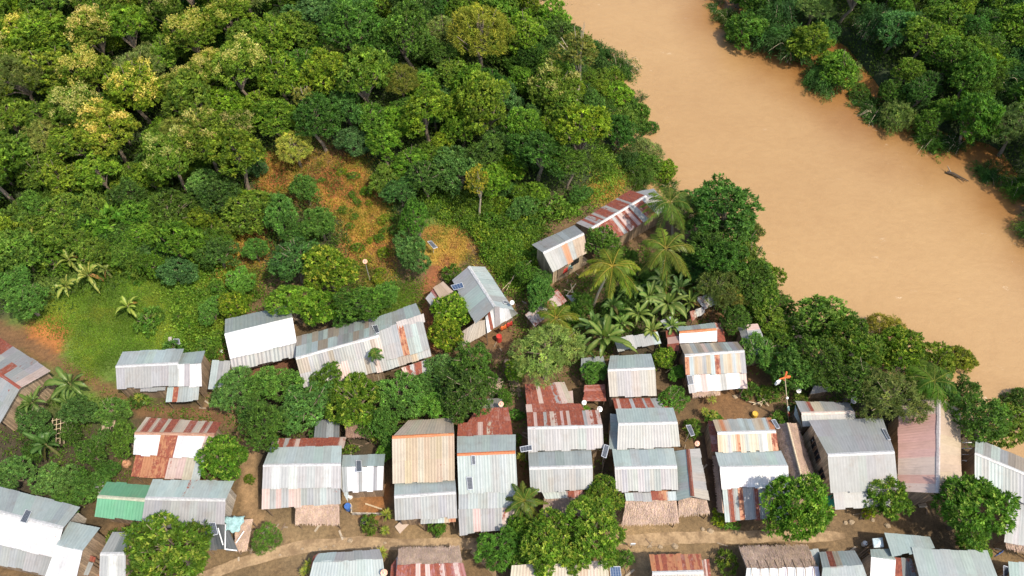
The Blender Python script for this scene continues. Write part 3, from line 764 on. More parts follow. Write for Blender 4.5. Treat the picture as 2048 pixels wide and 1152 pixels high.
h = house("tin_shed", "little rusty shed roof between the stepped red roofs and the plain pale house", (1190, 800), "shed")
lean(h, ((1170, 771), (1167, 801), (1212, 801), (1209, 769)), (2.2, 2.2, 1.9, 1.9), 'RMRRP', .5, 'post')

h = house("tin_roofed_house", "house with red striped rear strip, teal slope and side annex above the ribbed grey house", (1295, 890), group=HG)
lean(h, ((1226, 797.5), (1331, 796), (1345, 817), (1231, 819)), (2.4, 2.85), 'RPRGRGRGRGRRGGGRR', .25, None)
gable(h, ((1232, 817), (1345, 815)), ((1237, 848), (1354, 845)), ((1235, 897), (1359, 893)), 2.95, pat=('~BT', '~L'), rust=(.01, .03), wall=M_WOOD, rough=.5)
lean(h, ((1234, 829), (1236, 897), (1221, 897), (1221, 828)), (2.7, 2.7, 2.3, 2.3), '~B', .0, 'wall', name="annex_roof", rough=.5)
h = house("tin_roofed_house", "grey ribbed house with rust-ridged side wing and broad thatch front along the lane", (1300, 1010), group=HG)
gable(h, ((1225, 899), (1346, 897.5)), ((1230, 936), (1353, 933)), ((1233, 983), (1355, 979)), 2.8, pat=('~TB', 'LGLGLGLGLGL'), rust=.01, wall=M_WOOD, rough=1.1)
gable(h, ((1348, 903), (1354, 1000)), ((1376, 899), (1385, 992)), ((1399, 897.5), (1417, 999)), 2.5, zr=3.3, pat=('~GT', '~SGL'), rust=(.03, .08), wall=M_WOOD, cap=plain("dark_rust_ridge", (.16, .05, .03), .8), rough=.6)
lean(h, ((1250, 986), (1350, 982), (1352, 999), (1253, 1002)), (2.55, 2.45), 'BBGOOB', .12, None, name="awning")
mat_lean(h, ((1253, 997), (1352, 994), (1358, 1045), (1243, 1050)), (2.4, 1.75), 'post', (.49, .38, .30))
mat_lean(h, ((1357, 996), (1412, 994), (1420, 1026), (1357, 1031)), (2.3, 1.8), 'post', (.46, .36, .28))

h = house("tin_roofed_house", "house with tan rust-stained upper roof, teal and white lower roof and striped front", (1500, 1010), group=HG)
gable(h, ((1426, 840), (1541, 835.5)), ((1435, 866), (1551, 862.5)), ((1437.5, 904), (1556, 901)), 2.8, pat=('NOSGLBGBSNBO', 'NSLSOSGSSLWNO'), rust=(.10, .06), wall=M_WOOD, rough=.6)
lean(h, ((1429, 842), (1438, 902), (1425, 902), (1415, 842)), (2.5, 2.5, 2.1, 2.1), '~RMPR', .45, 'wall', name="side_roof")
gable(h, ((1431, 905), (1561, 902)), ((1440, 935.5), (1575, 933)), ((1444, 976), (1577, 973)), 2.7, pat=('~BT', '~W'), rust=(.03, .0), wall=M_WOOD, rough=.5)
lean(h, ((1445, 975), (1577, 972), (1582, 1037), (1451, 1042)), (2.55, 1.95), 'BRGOYLRGGYIGG', .16, 'post', rough=.8)
mat_lean(h, ((1433, 912), (1446, 1026), (1437, 1024), (1426, 912)), (2.2, 2.2, 1.7, 1.7), None)

h = house("thatched_house", "long thatched house between the striped-front house and the biggest grey house", (1600, 960), "house", HG)
Q1 = [at(1575, 846, 3.3), at(1613, 992, 3.3), at(1580, 992, 2.3), at(1552, 850, 2.3)]
Q2 = [at(1575, 846, 3.3), at(1613, 992, 3.3), at(1642, 990, 2.2), at(1593, 847, 2.2)]
thatch("thatch_roof", Q1, h, (.44, .34, .28)); thatch("thatch_roof", Q2, h, (.47, .36, .29))
MB().tube([at(1575, 846, 3.42), at(1613, 992, 3.42)], .10).part("ridge_pole", M_STICK, h)
dz = np.array((0, 0, -.16)); wall_prism(h, [bil(Q1, .03, .85) + dz, bil(Q1, .03, 0) + dz, bil(Q2, .03, .85) + dz, bil(Q2, .97, .85) + dz, bil(Q1, .97, 0) + dz, bil(Q1, .97, .85) + dz], M_BAMBOO)

h = house("tin_roofed_house", "grey roof with burnt rust streaks standing behind the big grey house", (1650, 850), group=HG)
gable(h, ((1591, 802), (1696, 806)), ((1603, 827), (1708, 824)), ((1606, 854), (1712, 850)), 2.6, pat=('LGRLSGGGGGG', '~GL'), rust=(.16, .04), wall=M_WOOD, cap=plain("stained_ridge", (.5, .42, .36), .6))
lean(h, ((1591, 810), (1604, 852), (1603, 856), (1589, 830)), (2.5, 2.5, 2.1, 2.1), '~BD', .02, None, name="awning")

h = house("tin_roofed_house", "biggest plain grey house, tall board side wall showing, beside the pink-red roof", (1720, 1000), group=HG)
Bq, Fq = gable(h, ((1618, 841), (1764, 837)), ((1656, 910), (1788, 904)), ((1662, 985), (1795, 979)), 3.6, zr=5.2, pat=('~GLG', '~GLLG'), rust=.01, wall=M_BAMBOO, ov=(.035, .3), rough=.5)
lean(h, ((1667, 984), (1777, 980), (1780, 1012), (1671, 1017)), (3.4, 2.9), '~LG', .0, 'post', rough=.4)
lean(h, ((1630, 878), (1660, 955), (1652, 953), (1625, 880)), (3.0, 3.0, 2.7, 2.7), '~BT', .0, None, name="awning")
wl = bil(Bq, .035, .45); wr = bil(Bq, .035, 1.0); wf = bil(Fq, .035, .75)
for p, z in ((wl, 2.6), (lerp(wl, wr, .55), 2.6), (lerp(wr, wf, .35), 2.4)):
    wdw = MB().box((p[0] - .02, p[1], z), (.12, .95, .95)).part("window", M_GLASS, h)
    m_ = MB()
    for o_ in (-.5, 0, .5): m_.box((p[0] - .04, p[1] + o_, z), (.14, .07, 1.05))
    fr_ = m_.part("frame", M_FRAME, h); fr_.parent = wdw; fr_.location = Vector(h.location) * 0
h2 = MB(); q = [at(1649, 980, 2.2), at(1668, 986, 2.4), at(1670, 1013, 1.6), at(1657, 1015, 1.2)]
h2.V = [tuple(v) for v in q] + [tuple(v - np.array((0, 0, .05))) for v in q]
h2.F = [(0, 1, 2, 3), (7, 6, 5, 4)] + [(i, i + 4, (i + 1) % 4 + 4, (i + 1) % 4) for i in range(4)]
tag(h2.top("green_tarp", M_GREEN, ground(1660, 1010)), "bright green tarp hung at the corner of the biggest grey house", "tarp")

h = house("tin_roofed_house", "tall roof with faded pink-red slope and cream slope near the river end", (1870, 960), group=HG)
gable(h, ((1797, 810), (1795, 981)), ((1878, 794), (1876, 985)), ((1921, 822), (1923, 978)), 3.2, zr=4.9, pat=('QVVVVQVQ', 'CCCCCC'), rust=(.06, .03), wall=M_WOOD, cap=plain('pale_ridge', (.40, .36, .34), .6), rough=.6)
m = MB()
for k in range(4):
    p = at(1924, 885 + k * 12, 1.4); m.tube([p, p + np.array((.9, 0, 0))], .04)
m.tube([at(1932, 880, .1), at(1932, 880, 2.2)], .05).tube([at(1932, 922, .1), at(1932, 922, 2.2)], .05)
m.part("side_railing", M_WHITE, h)

h = house("tin_roofed_house", "wide grey striped roof house turned towards the river at the photo's right edge", (2000, 1000), group=HG)
gable(h, ((1952, 877), (2080, 930)), ((1950, 906), (2080, 960)), ((1950, 962), (2080, 1020)), 3.0, zr=3.9, pat=('BGBGGYGG', 'BGGBGGBGG'), rust=.04, wall=M_WOOD)
lean(h, ((2020, 985), (2080, 1005), (2080, 1098), (2009, 1083)), (2.8, 2.8, 2.1, 2.1), 'LLGGL', .04, 'post')
mat_lean(h, ((2010, 1080), (2080, 1098), (2080, 1112), (2013, 1096)), (2.1, 1.7), 'post')

# --- near row, cut by the bottom of the picture
h = house("tin_roofed_house", "pale and teal roof in the near row between two yellowish rosette plants", (690, 1160), group=HG)
gable(h, ((637, 1107), (758, 1099)), ((627, 1124), (764, 1117)), ((612, 1186), (772, 1180)), 2.6, zr=3.2, pat=('BLLL', '~B'), rust=(.06, .03), wall=M_WOOD, cap=None, rough=.5)
lean(h, ((628, 1112), (637, 1107), (628, 1126), (620, 1135)), (2.5, 2.6, 3.0, 2.6), 'RP', .4, None, name="side_roof")
h = house("thatched_house", "thatch and maroon streaked roof in the near row", (860, 1170), "house", HG)
Q = mat_lean(h, ((797, 1098), (919, 1094), (925, 1128), (795, 1132)), (2.4, 3.3), None, (.47, .37, .29))
lean(h, ((795, 1130), (925, 1126), (940, 1185), (788, 1192)), (3.35, 2.3), 'MPMMPMPMMPMMPM', .45, 'wall')
lean(h, ((783, 1130), (796, 1112), (796, 1165), (780, 1165)), (2.2, 2.4, 2.4, 2.2), 'MRP', .4, None, name="side_roof")
h = house("tin_roofed_house", "tan sheet roof in the near row half hidden below the lane-side mango tree", (1110, 1160), group=HG)
lean(h, ((1024, 1132), (1214, 1122), (1218, 1175), (1018, 1185)), (3.0, 2.4), 'SSNSSSNSS', .05, 'wall', rough=.6)
h = house("tin_roofed_house", "bright rust-red sheet roof in the near row across the lane from the thatch front", (1350, 1150), group=HG)
gable(h, ((1299, 1110), (1400, 1107)), ((1305, 1146), (1406, 1144)), ((1304, 1190), (1412, 1188)), 2.6, pat=('OROROOROROROO', '~LSL'), rust=(.45, .05), wall=M_WOOD)
lean(h, ((1402, 1120), (1417, 1120), (1421, 1155), (1407, 1155)), (2.2, 2.1), 'LRPR', .3, 'post', name="side_roof")
h = house("thatched_house", "large thatched roof with a white plastic strip along its ridge in the near row", (1560, 1150), "house", HG)
mat_lean(h, ((1478, 1095), (1615, 1091), (1636, 1136), (1494, 1138)), (2.3, 3.4), None, (.44, .35, .28))
lean(h, ((1494, 1137), (1636, 1135), (1645, 1190), (1488, 1190)), (3.45, 2.3), 'WWWWWWWW', .0, 'wall')
m = MB()
for k in range(8):
    a, b = lerp(at(1478, 1095, 2.4), at(1615, 1091, 2.4), (k + .5) / 8), lerp(at(1494, 1137, 3.5), at(1636, 1135, 3.5), (k + .5) / 8)
    m2 = MB().tube([lerp(a, b, .62), lerp(a, b, 1.05), lerp(a, b, 1.05) + np.array((0, -.6, -.25))], .03).part("batten", M_POST, h)
h = house("tin_roofed_house", "teal sheet roof with a rust stripe beside the large near thatch", (1680, 1150), group=HG)
lean(h, ((1618, 1099), (1635, 1098), (1648, 1136), (1639, 1138)), (2.3, 2.5), '~B', .0, None)
gable(h, ((1639, 1104), (1708, 1101)), ((1646, 1136), (1724, 1129)), ((1640, 1185), (1742, 1180)), 2.5, pat=('BRSBBB', '~B'), rust=(.05, .02), wall=M_WOOD, cap=None, rough=.6)
h = house("tin_shed", "tiny teal and white hut between the two teal roofs of the near row", (1765, 1150), "shed")
gable(h, ((1741, 1099), (1778, 1097)), ((1743, 1114), (1790, 1119)), ((1741, 1156), (1788, 1158)), 2.2, zr=2.7, pat=('~T', '~W'), rust=.02, wall=M_PALEWALL, cap=None)
h = house("tin_roofed_house", "wide teal L-shaped sheet roof in the near row below the right-hand mango tree", (1900, 1150), group=HG)
lean(h, ((1769, 1065), (1858, 1073), (1869, 1097), (1785, 1113)), (2.5, 2.5, 2.9, 2.9), '~BT', .01, 'post', rough=.4)
lean(h, ((1824, 1096), (1974, 1102), (2004, 1180), (1846, 1180)), (2.9, 3.5), '~BTB', .01, 'wall', rough=.4)
lean(h, ((1790, 1115), (1822, 1118), (1838, 1175), (1788, 1175)), (2.3, 2.0), 'RMYDG', .4, 'post', name="side_roof")
h = house("tin_shed", "corner of a teal roof at the photo's lower right corner", (2045, 1150), "shed")
lean(h, ((2017, 1122), (2080, 1129), (2080, 1180), (2022, 1180)), (2.4, 2.7), '~TB', .01, 'wall')
h = house("tin_shed", "little pale board shed under the trees near the orange-topped pole", (1645, 785), "shed")
lean(h, ((1630, 768), (1655, 764), (1657, 781), (1622, 786)), (1.9, 1.7), '~SL', .08, 'wall')
h = house("thatched_shed", "small thatch shelter in the brush behind the white and rust patched house", (217, 860), "shed")
mat_lean(h, ((205, 841), (230, 837), (231, 851), (203, 859)), (1.7, 1.5), 'post', (.40, .33, .24))
# ------------------------------------------------------------------ leaves, crowns, trees
def unit(a): return a / (np.linalg.norm(a, axis=-1, keepdims=True) + 1e-9)

def leaf_quads(P, D, N, L, W, C, fold=0.0):
    """diamond leaves: base P, axis D, rough normal N, length L, width W, colour C"""
    S = unit(np.cross(D, N)); n = len(P); L = L[:, None]; W = W[:, None]
    mid = P + D * L * .45
    V = np.stack([P, mid + S * W / 2, P + D * L - np.array((0, 0, 1)) * L * .12, mid - S * W / 2], 1).reshape(-1, 3)
    F = np.arange(n * 4, dtype=np.int32).reshape(n, 4)
    return V, F, np.repeat(C, 4, 0)

def rand_dir(n, zmin=-1.0):
    z = RNG.uniform(zmin, 1, n); a = RNG.uniform(0, 2 * math.pi, n); r = np.sqrt(np.maximum(0, 1 - z * z))
    return np.stack([r * np.cos(a), r * np.sin(a), z], 1)

def pick(cols, n, jit=.16):
    cols = np.array(cols); c = cols[RNG.integers(0, len(cols), n)]
    return c * np.exp(RNG.normal(0, jit, (n, 1))) * np.exp(RNG.normal(0, .05, (n, 3)))

# kind: nominal crown radius, crown centre height, flatness, lobes, lobe size, tufts per m2, leaves per tuft, leaf L, W, colours, tip colours, tip share
KINDS = {
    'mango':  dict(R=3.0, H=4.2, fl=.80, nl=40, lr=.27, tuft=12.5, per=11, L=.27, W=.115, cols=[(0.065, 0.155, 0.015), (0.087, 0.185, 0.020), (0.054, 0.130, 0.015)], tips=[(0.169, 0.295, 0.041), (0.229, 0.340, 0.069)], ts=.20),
    'clump':  dict(R=3.0, H=4.0, fl=.62, nl=34, lr=.225, tuft=12, per=11, L=.28, W=.12, cols=[(0.062, 0.146, 0.049), (0.083, 0.181, 0.058), (0.056, 0.130, 0.038)], tips=[(0.108, 0.226, 0.071)], ts=.15),
    'forest': dict(R=3.2, H=5.2, fl=.95, nl=27, lr=.29, tuft=9.0, per=11, L=.29, W=.14, cols=[(0.070, 0.150, 0.020), (0.094, 0.181, 0.022), (0.059, 0.126, 0.020)], tips=[(0.143, 0.241, 0.040)], ts=.32),
    'flower': dict(R=3.2, H=5.8, fl=1.0, nl=27, lr=.28, tuft=9.0, per=11, L=.29, W=.14, cols=[(0.079, 0.155, 0.020), (0.104, 0.186, 0.024)], tips=[(0.151, 0.235, 0.040)], ts=.36, bloom=.20),
    'dark':   dict(R=3.0, H=5.2, fl=.85, nl=36, lr=.26, tuft=10.0, per=10, L=.26, W=.12, cols=[(0.045, 0.109, 0.021), (0.058, 0.132, 0.024), (0.041, 0.095, 0.024)], tips=[(0.084, 0.181, 0.039)], ts=.2),
    'fine':   dict(R=3.0, H=5.0, fl=.75, nl=30, lr=.30, tuft=10, per=12, L=.30, W=.06, cols=[(0.132, 0.184, 0.063), (0.156, 0.207, 0.075), (0.108, 0.161, 0.052)], tips=[(0.228, 0.287, 0.103)], ts=.2),
    'sparse': dict(R=3.0, H=7.0, fl=.95, nl=15, lr=.26, tuft=5.0, per=8, L=.38, W=.16, cols=[(.10, .14, .035), (.13, .17, .045)], tips=[(.2, .22, .07)], ts=.3),
    'bush':   dict(R=1.3, H=.85, fl=.80, nl=12, lr=.42, tuft=8.0, per=9, L=.30, W=.12, cols=[(0.057, 0.127, 0.022), (0.073, 0.149, 0.024)], tips=[(0.123, 0.200, 0.039)], ts=.22),
}

def crown_mesh(kind, seed, name="crown"):
    global RNG
    RNG = np.random.default_rng(seed)
    k = KINDS[kind]; R, fl = k['R'], k['fl']
    nl = k['nl']; cz = k['H']
    lob = []
    for i in range(nl):
        d = rand_dir(1, -.45)[0]; rr = RNG.uniform(.35, 1.0) ** .6
        r = R * k['lr'] * RNG.uniform(.65, 1.25)
        ext = R - r * .8
        lob.append((np.array((d[0] * rr * ext, d[1] * rr * ext, d[2] * rr * ext * fl)), r))
    lob[0] = (np.array((0, 0, R * fl * .35)), R * k['lr'] * 1.25)
    Ps, Ds, Ns, Ls, Ws, Cs = [], [], [], [], [], []
    for li, (c, r) in enumerate(lob):
        nt = max(6, int(k['tuft'] * 2 * math.pi * r * r * 1.15))
        d = rand_dir(nt, -.55)
        p = c + d * r * RNG.uniform(.72, 1.08, (nt, 1)) * np.array((1, 1, .85))
        keep = np.ones(nt, bool)
        for lj, (c2, r2) in enumerate(lob):
            if lj != li: keep &= np.linalg.norm(p - c2, axis=1) > r2 * .72
        p, d = p[keep], d[keep]; nt = len(p)
        if nt == 0: continue
        lobcol = math.exp(RNG.normal(0, .12))
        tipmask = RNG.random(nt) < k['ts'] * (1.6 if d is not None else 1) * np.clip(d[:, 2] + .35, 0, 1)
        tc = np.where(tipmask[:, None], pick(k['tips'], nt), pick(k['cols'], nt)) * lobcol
        per = k['per']
        P = np.repeat(p, per, 0) + RNG.normal(0, .06, (nt * per, 3))
        dd = unit(np.repeat(d, per, 0) * .55 + rand_dir(nt * per, -.5) * .95 + np.array((0, 0, .12)))
        nn = unit(np.repeat(d, per, 0) * .6 + np.array((0, 0, .7)) + RNG.normal(0, .45, (nt * per, 3)))
        Ps.append(P); Ds.append(dd); Ns.append(nn)
        Ls.append(k['L'] * RNG.uniform(.65, 1.3, nt * per)); Ws.append(k['W'] * RNG.uniform(.7, 1.25, nt * per))
        Cs.append(np.repeat(tc, per, 0) * np.exp(RNG.normal(0, .13, (nt * per, 1))))
        if k.get('bloom') and c[2] > -.1 * R and RNG.random() < k['bloom'] * 2.4:      # pale seed plumes standing on the top of a lobe
            nb = int(RNG.integers(3, 7))
            for _ in range(nb):
                b = c + rand_dir(1, .35)[0] * r * RNG.uniform(.95, 1.15); m = 34
                P = b + RNG.normal(0, .17, (m, 3)) + np.array((0, 0, .15)); Ps.append(P)
                Ds.append(unit(rand_dir(m, -.1) + np.array((0, 0, .5)))); Ns.append(rand_dir(m))
                Ls.append(RNG.uniform(.16, .34, m)); Ws.append(RNG.uniform(.08, .15, m)); Cs.append(pick([(.36, .39, .15), (.44, .45, .22), (.28, .32, .10)], m, .14))
    P, D, N, L, W, C = (np.concatenate(a) for a in (Ps, Ds, Ns, Ls, Ws, Cs))
    P = P + np.array((0, 0, cz))
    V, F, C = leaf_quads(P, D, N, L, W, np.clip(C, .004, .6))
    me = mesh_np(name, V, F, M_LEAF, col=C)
    # trunk and limbs reaching into the lobes
    mb = MB(); h = cz; rt = .05 * R + .05
    bend = RNG.normal(0, .12 * R, 2); fork = np.array((bend[0], bend[1], h * .55))
    mb.tube([(0, 0, -.4), (bend[0] * .3, bend[1] * .3, h * .25), fork], [rt * 1.25, rt, rt * .8], 7)
    for c, r in lob[::2]:
        e = c + np.array((0, 0, cz)); mid = (fork + e) / 2 + np.array((0, 0, .15 * R)) + RNG.normal(0, .05 * R, 3)
        mb.tube([fork, mid, e + unit(e - fork) * r * .5], [rt * .55, rt * .35, rt * .10], 5, False)
    tr = mesh_np("trunk", mb.V, mb.F, M_PALEBARK if kind == 'sparse' else M_BARK)
    return me, tr

PROTO = {}
for i, k in enumerate(KINDS):
    PROTO[k] = [crown_mesh(k, 100 + i * 10 + j) for j in range({'forest': 4, 'flower': 3, 'mango': 3, 'clump': 3, 'dark': 3, 'bush': 3}.get(k, 2))]

def weeping_mesh(seed):
    """bamboo-like riverside thicket: arching canes hung with narrow leaves"""
    global RNG
    RNG = np.random.default_rng(seed)
    Ps, Ds, Ns, Ls, Ws, Cs = [], [], [], [], [], []; mb = MB()
    for i in range(58):
        a = RNG.uniform(0, 2 * math.pi); reach = RNG.uniform(.7, 3.4); top = RNG.uniform(3.2, 5.6); o = RNG.normal(0, .5, 2)
        t = np.linspace(0, 1, 12)
        cx = o[0] + np.cos(a) * reach * t ** 1.6; cy = o[1] + np.sin(a) * reach * t ** 1.6; czz = top * (1 - (1 - np.minimum(t * 1.45, 1)) ** 2) - np.maximum(0, t - .6) ** 1.5 * top * .95
        pts = np.stack([cx, cy, czz], 1)
        if i % 3 == 0: mb.tube(list(pts), list(np.linspace(.045, .012, 12)), 4, False)
        lc = pick([(.036, .088, .026), (.05, .11, .03), (.03, .075, .022)], 1, .18)
        for q in range(4, 12):
            m = 13; P = pts[q] + RNG.normal(0, .24, (m, 3)); out = np.array((math.cos(a), math.sin(a), -.35))
            Ps.append(P); Ds.append(unit(out + rand_dir(m) * .9)); Ns.append(unit(np.array((0, 0, 1.0)) + RNG.normal(0, .5, (m, 3))))
            Ls.append(RNG.uniform(.3, .6, m)); Ws.append(RNG.uniform(.06, .13, m)); Cs.append(lc * np.exp(RNG.normal(0, .22, (m, 1))) * (1.5 if RNG.random() < .12 else 1))
    P, D, N, L, W, C = (np.concatenate(a) for a in (Ps, Ds, Ns, Ls, Ws, Cs))
    V, F, C = leaf_quads(P, D, N, L, W, C)
    return mesh_np("crown", V, F, M_LEAF, col=C), mesh_np("canes", mb.V, mb.F, M_STICK)
PROTO['weeping'] = [weeping_mesh(900 + j) for j in range(3)]
KINDS['weeping'] = dict(R=3.2, H=3.2)

# what stands near what, for telling trees apart in words
LANDMARKS = [("the stepped-roof house", 320, 745), ("the white metal house", 520, 680), ("the long patchwork house", 720, 690), ("the hip roofed house", 960, 610), ("the wooden hut", 1125, 510),
             ("the red-striped house", 1240, 425), ("the white shack with rusty side roofs", 1395, 670), ("the tan-striped house", 1430, 740), ("the slanted pale shed", 1510, 680), ("the plain pale house", 1265, 755),
             ("the rust and white patched house", 345, 890), ("the green roof", 245, 1000), ("the lower left white house", 70, 1060), ("the tarp shelter", 460, 1070), ("the thatch-porch house", 600, 960),
             ("the tan roofed house", 850, 930), ("the long pale blue house", 970, 960), ("the stepped red roofs", 1110, 820), ("the grey ribbed house", 1120, 940), ("the tan-topped house", 1500, 880),
             ("the biggest grey house", 1710, 900), ("the pink-red roof", 1860, 890), ("the river-facing grey house", 2000, 950), ("the near thatched roof", 1560, 1130), ("the near teal L-shaped roof", 1880, 1110),
             ("the near red roof", 1350, 1130), ("the near maroon roof", 860, 1140), ("the orange clay patch", 100, 675), ("the banana rosettes", 160, 530), ("the coconut palms", 1290, 450), ("the large banana clump", 1300, 620),
             ("the dry clearing", 700, 400), ("the yellow grass patch", 900, 490), ("the river path", 1235, 320), ("the orange-topped pole", 1572, 790), ("the sage feathery tree", 1095, 700), ("the left photo edge", 0, 880), ("the roof at the left edge", 30, 750), ("the concrete lane", 1320, 1075), ("the bank of the river", 1760, 640)]
USED = {}
def near(px, py, skip=()):
    d = sorted((math.hypot(px - x, py - y), n) for n, x, y in LANDMARKS if n not in skip)
    return d
SIZE = lambda r: "small" if r < 1.6 else "medium" if r < 2.6 else "large"
def autolabel(desc, px, py, r):
    d = near(px, py)
    for cand in (f"{desc} beside {d[0][1]}", f"{SIZE(r)} {desc} beside {d[0][1]}", f"{desc} between {d[0][1]} and {d[1][1]}", f"{SIZE(r)} {desc} between {d[0][1]} and {d[1][1]}",
                 f"{desc} between {d[0][1]} and {d[2][1]}", f"{SIZE(r)} {desc} near {d[0][1]} towards {d[2][1]}", f"{desc} near {d[1][1]} towards {d[2][1]}", f"{desc} near {d[0][1]} towards {d[3][1]}", f"{desc} near {d[1][1]} towards {d[3][1]}"):
        if cand not in USED and len(cand.replace('-', ' ').split()) <= 16:
            USED[cand] = 1; return cand
    return f"{desc} somewhere about {d[0][1]}"

FOOT = []                      # (x, y, r) of trees already standing
def tree(name, kind, px, py, rpx, label, group=None, tint=(1, 1, 1), cat="tree", hmul=1.0, var=None):
    """px, py, rpx: crown centre and radius as seen in the photo"""
    k = KINDS[kind]
    s = 1.0
    for _ in range(3):
        hc = k['H'] * s * hmul
        g = ground(px, py, hc); R = rpx / (FOC / proj(g + (0, 0, hc))[2]); s = R / k['R']
    return tree_at(name, kind, g, s, label, group, tint, cat, hmul, var)

def tree_at(name, kind, g, s, label, group=None, tint=(1, 1, 1), cat="tree", hmul=1.0, var=None):
    k = KINDS[kind]
    cm, tm = random.choice(PROTO[kind]) if var is None else PROTO[kind][var]
    e = empty(name, g, label, cat, group)
    e.rotation_euler = (0, 0, random.uniform(0, 6.28))
    t = obj("trunk", tm, e); c = obj("crown", cm, e)
    dz = k['H'] * s * (hmul - 1)
    u = random.uniform(.82, 1.22) if kind not in ('mango',) else random.uniform(.93, 1.07); c.scale = (s * u, s / u, s * random.uniform(.85, 1.12)); c.location = (0, 0, dz)
    t.scale = (s, s, s * hmul)
    j = random.gauss(1, .10)
    c.color = (tint[0] * j * random.gauss(1, .05), tint[1] * j, tint[2] * j * random.gauss(1, .08), 1)
    FOOT.append((g[0], g[1], s * k['R']))
    return e

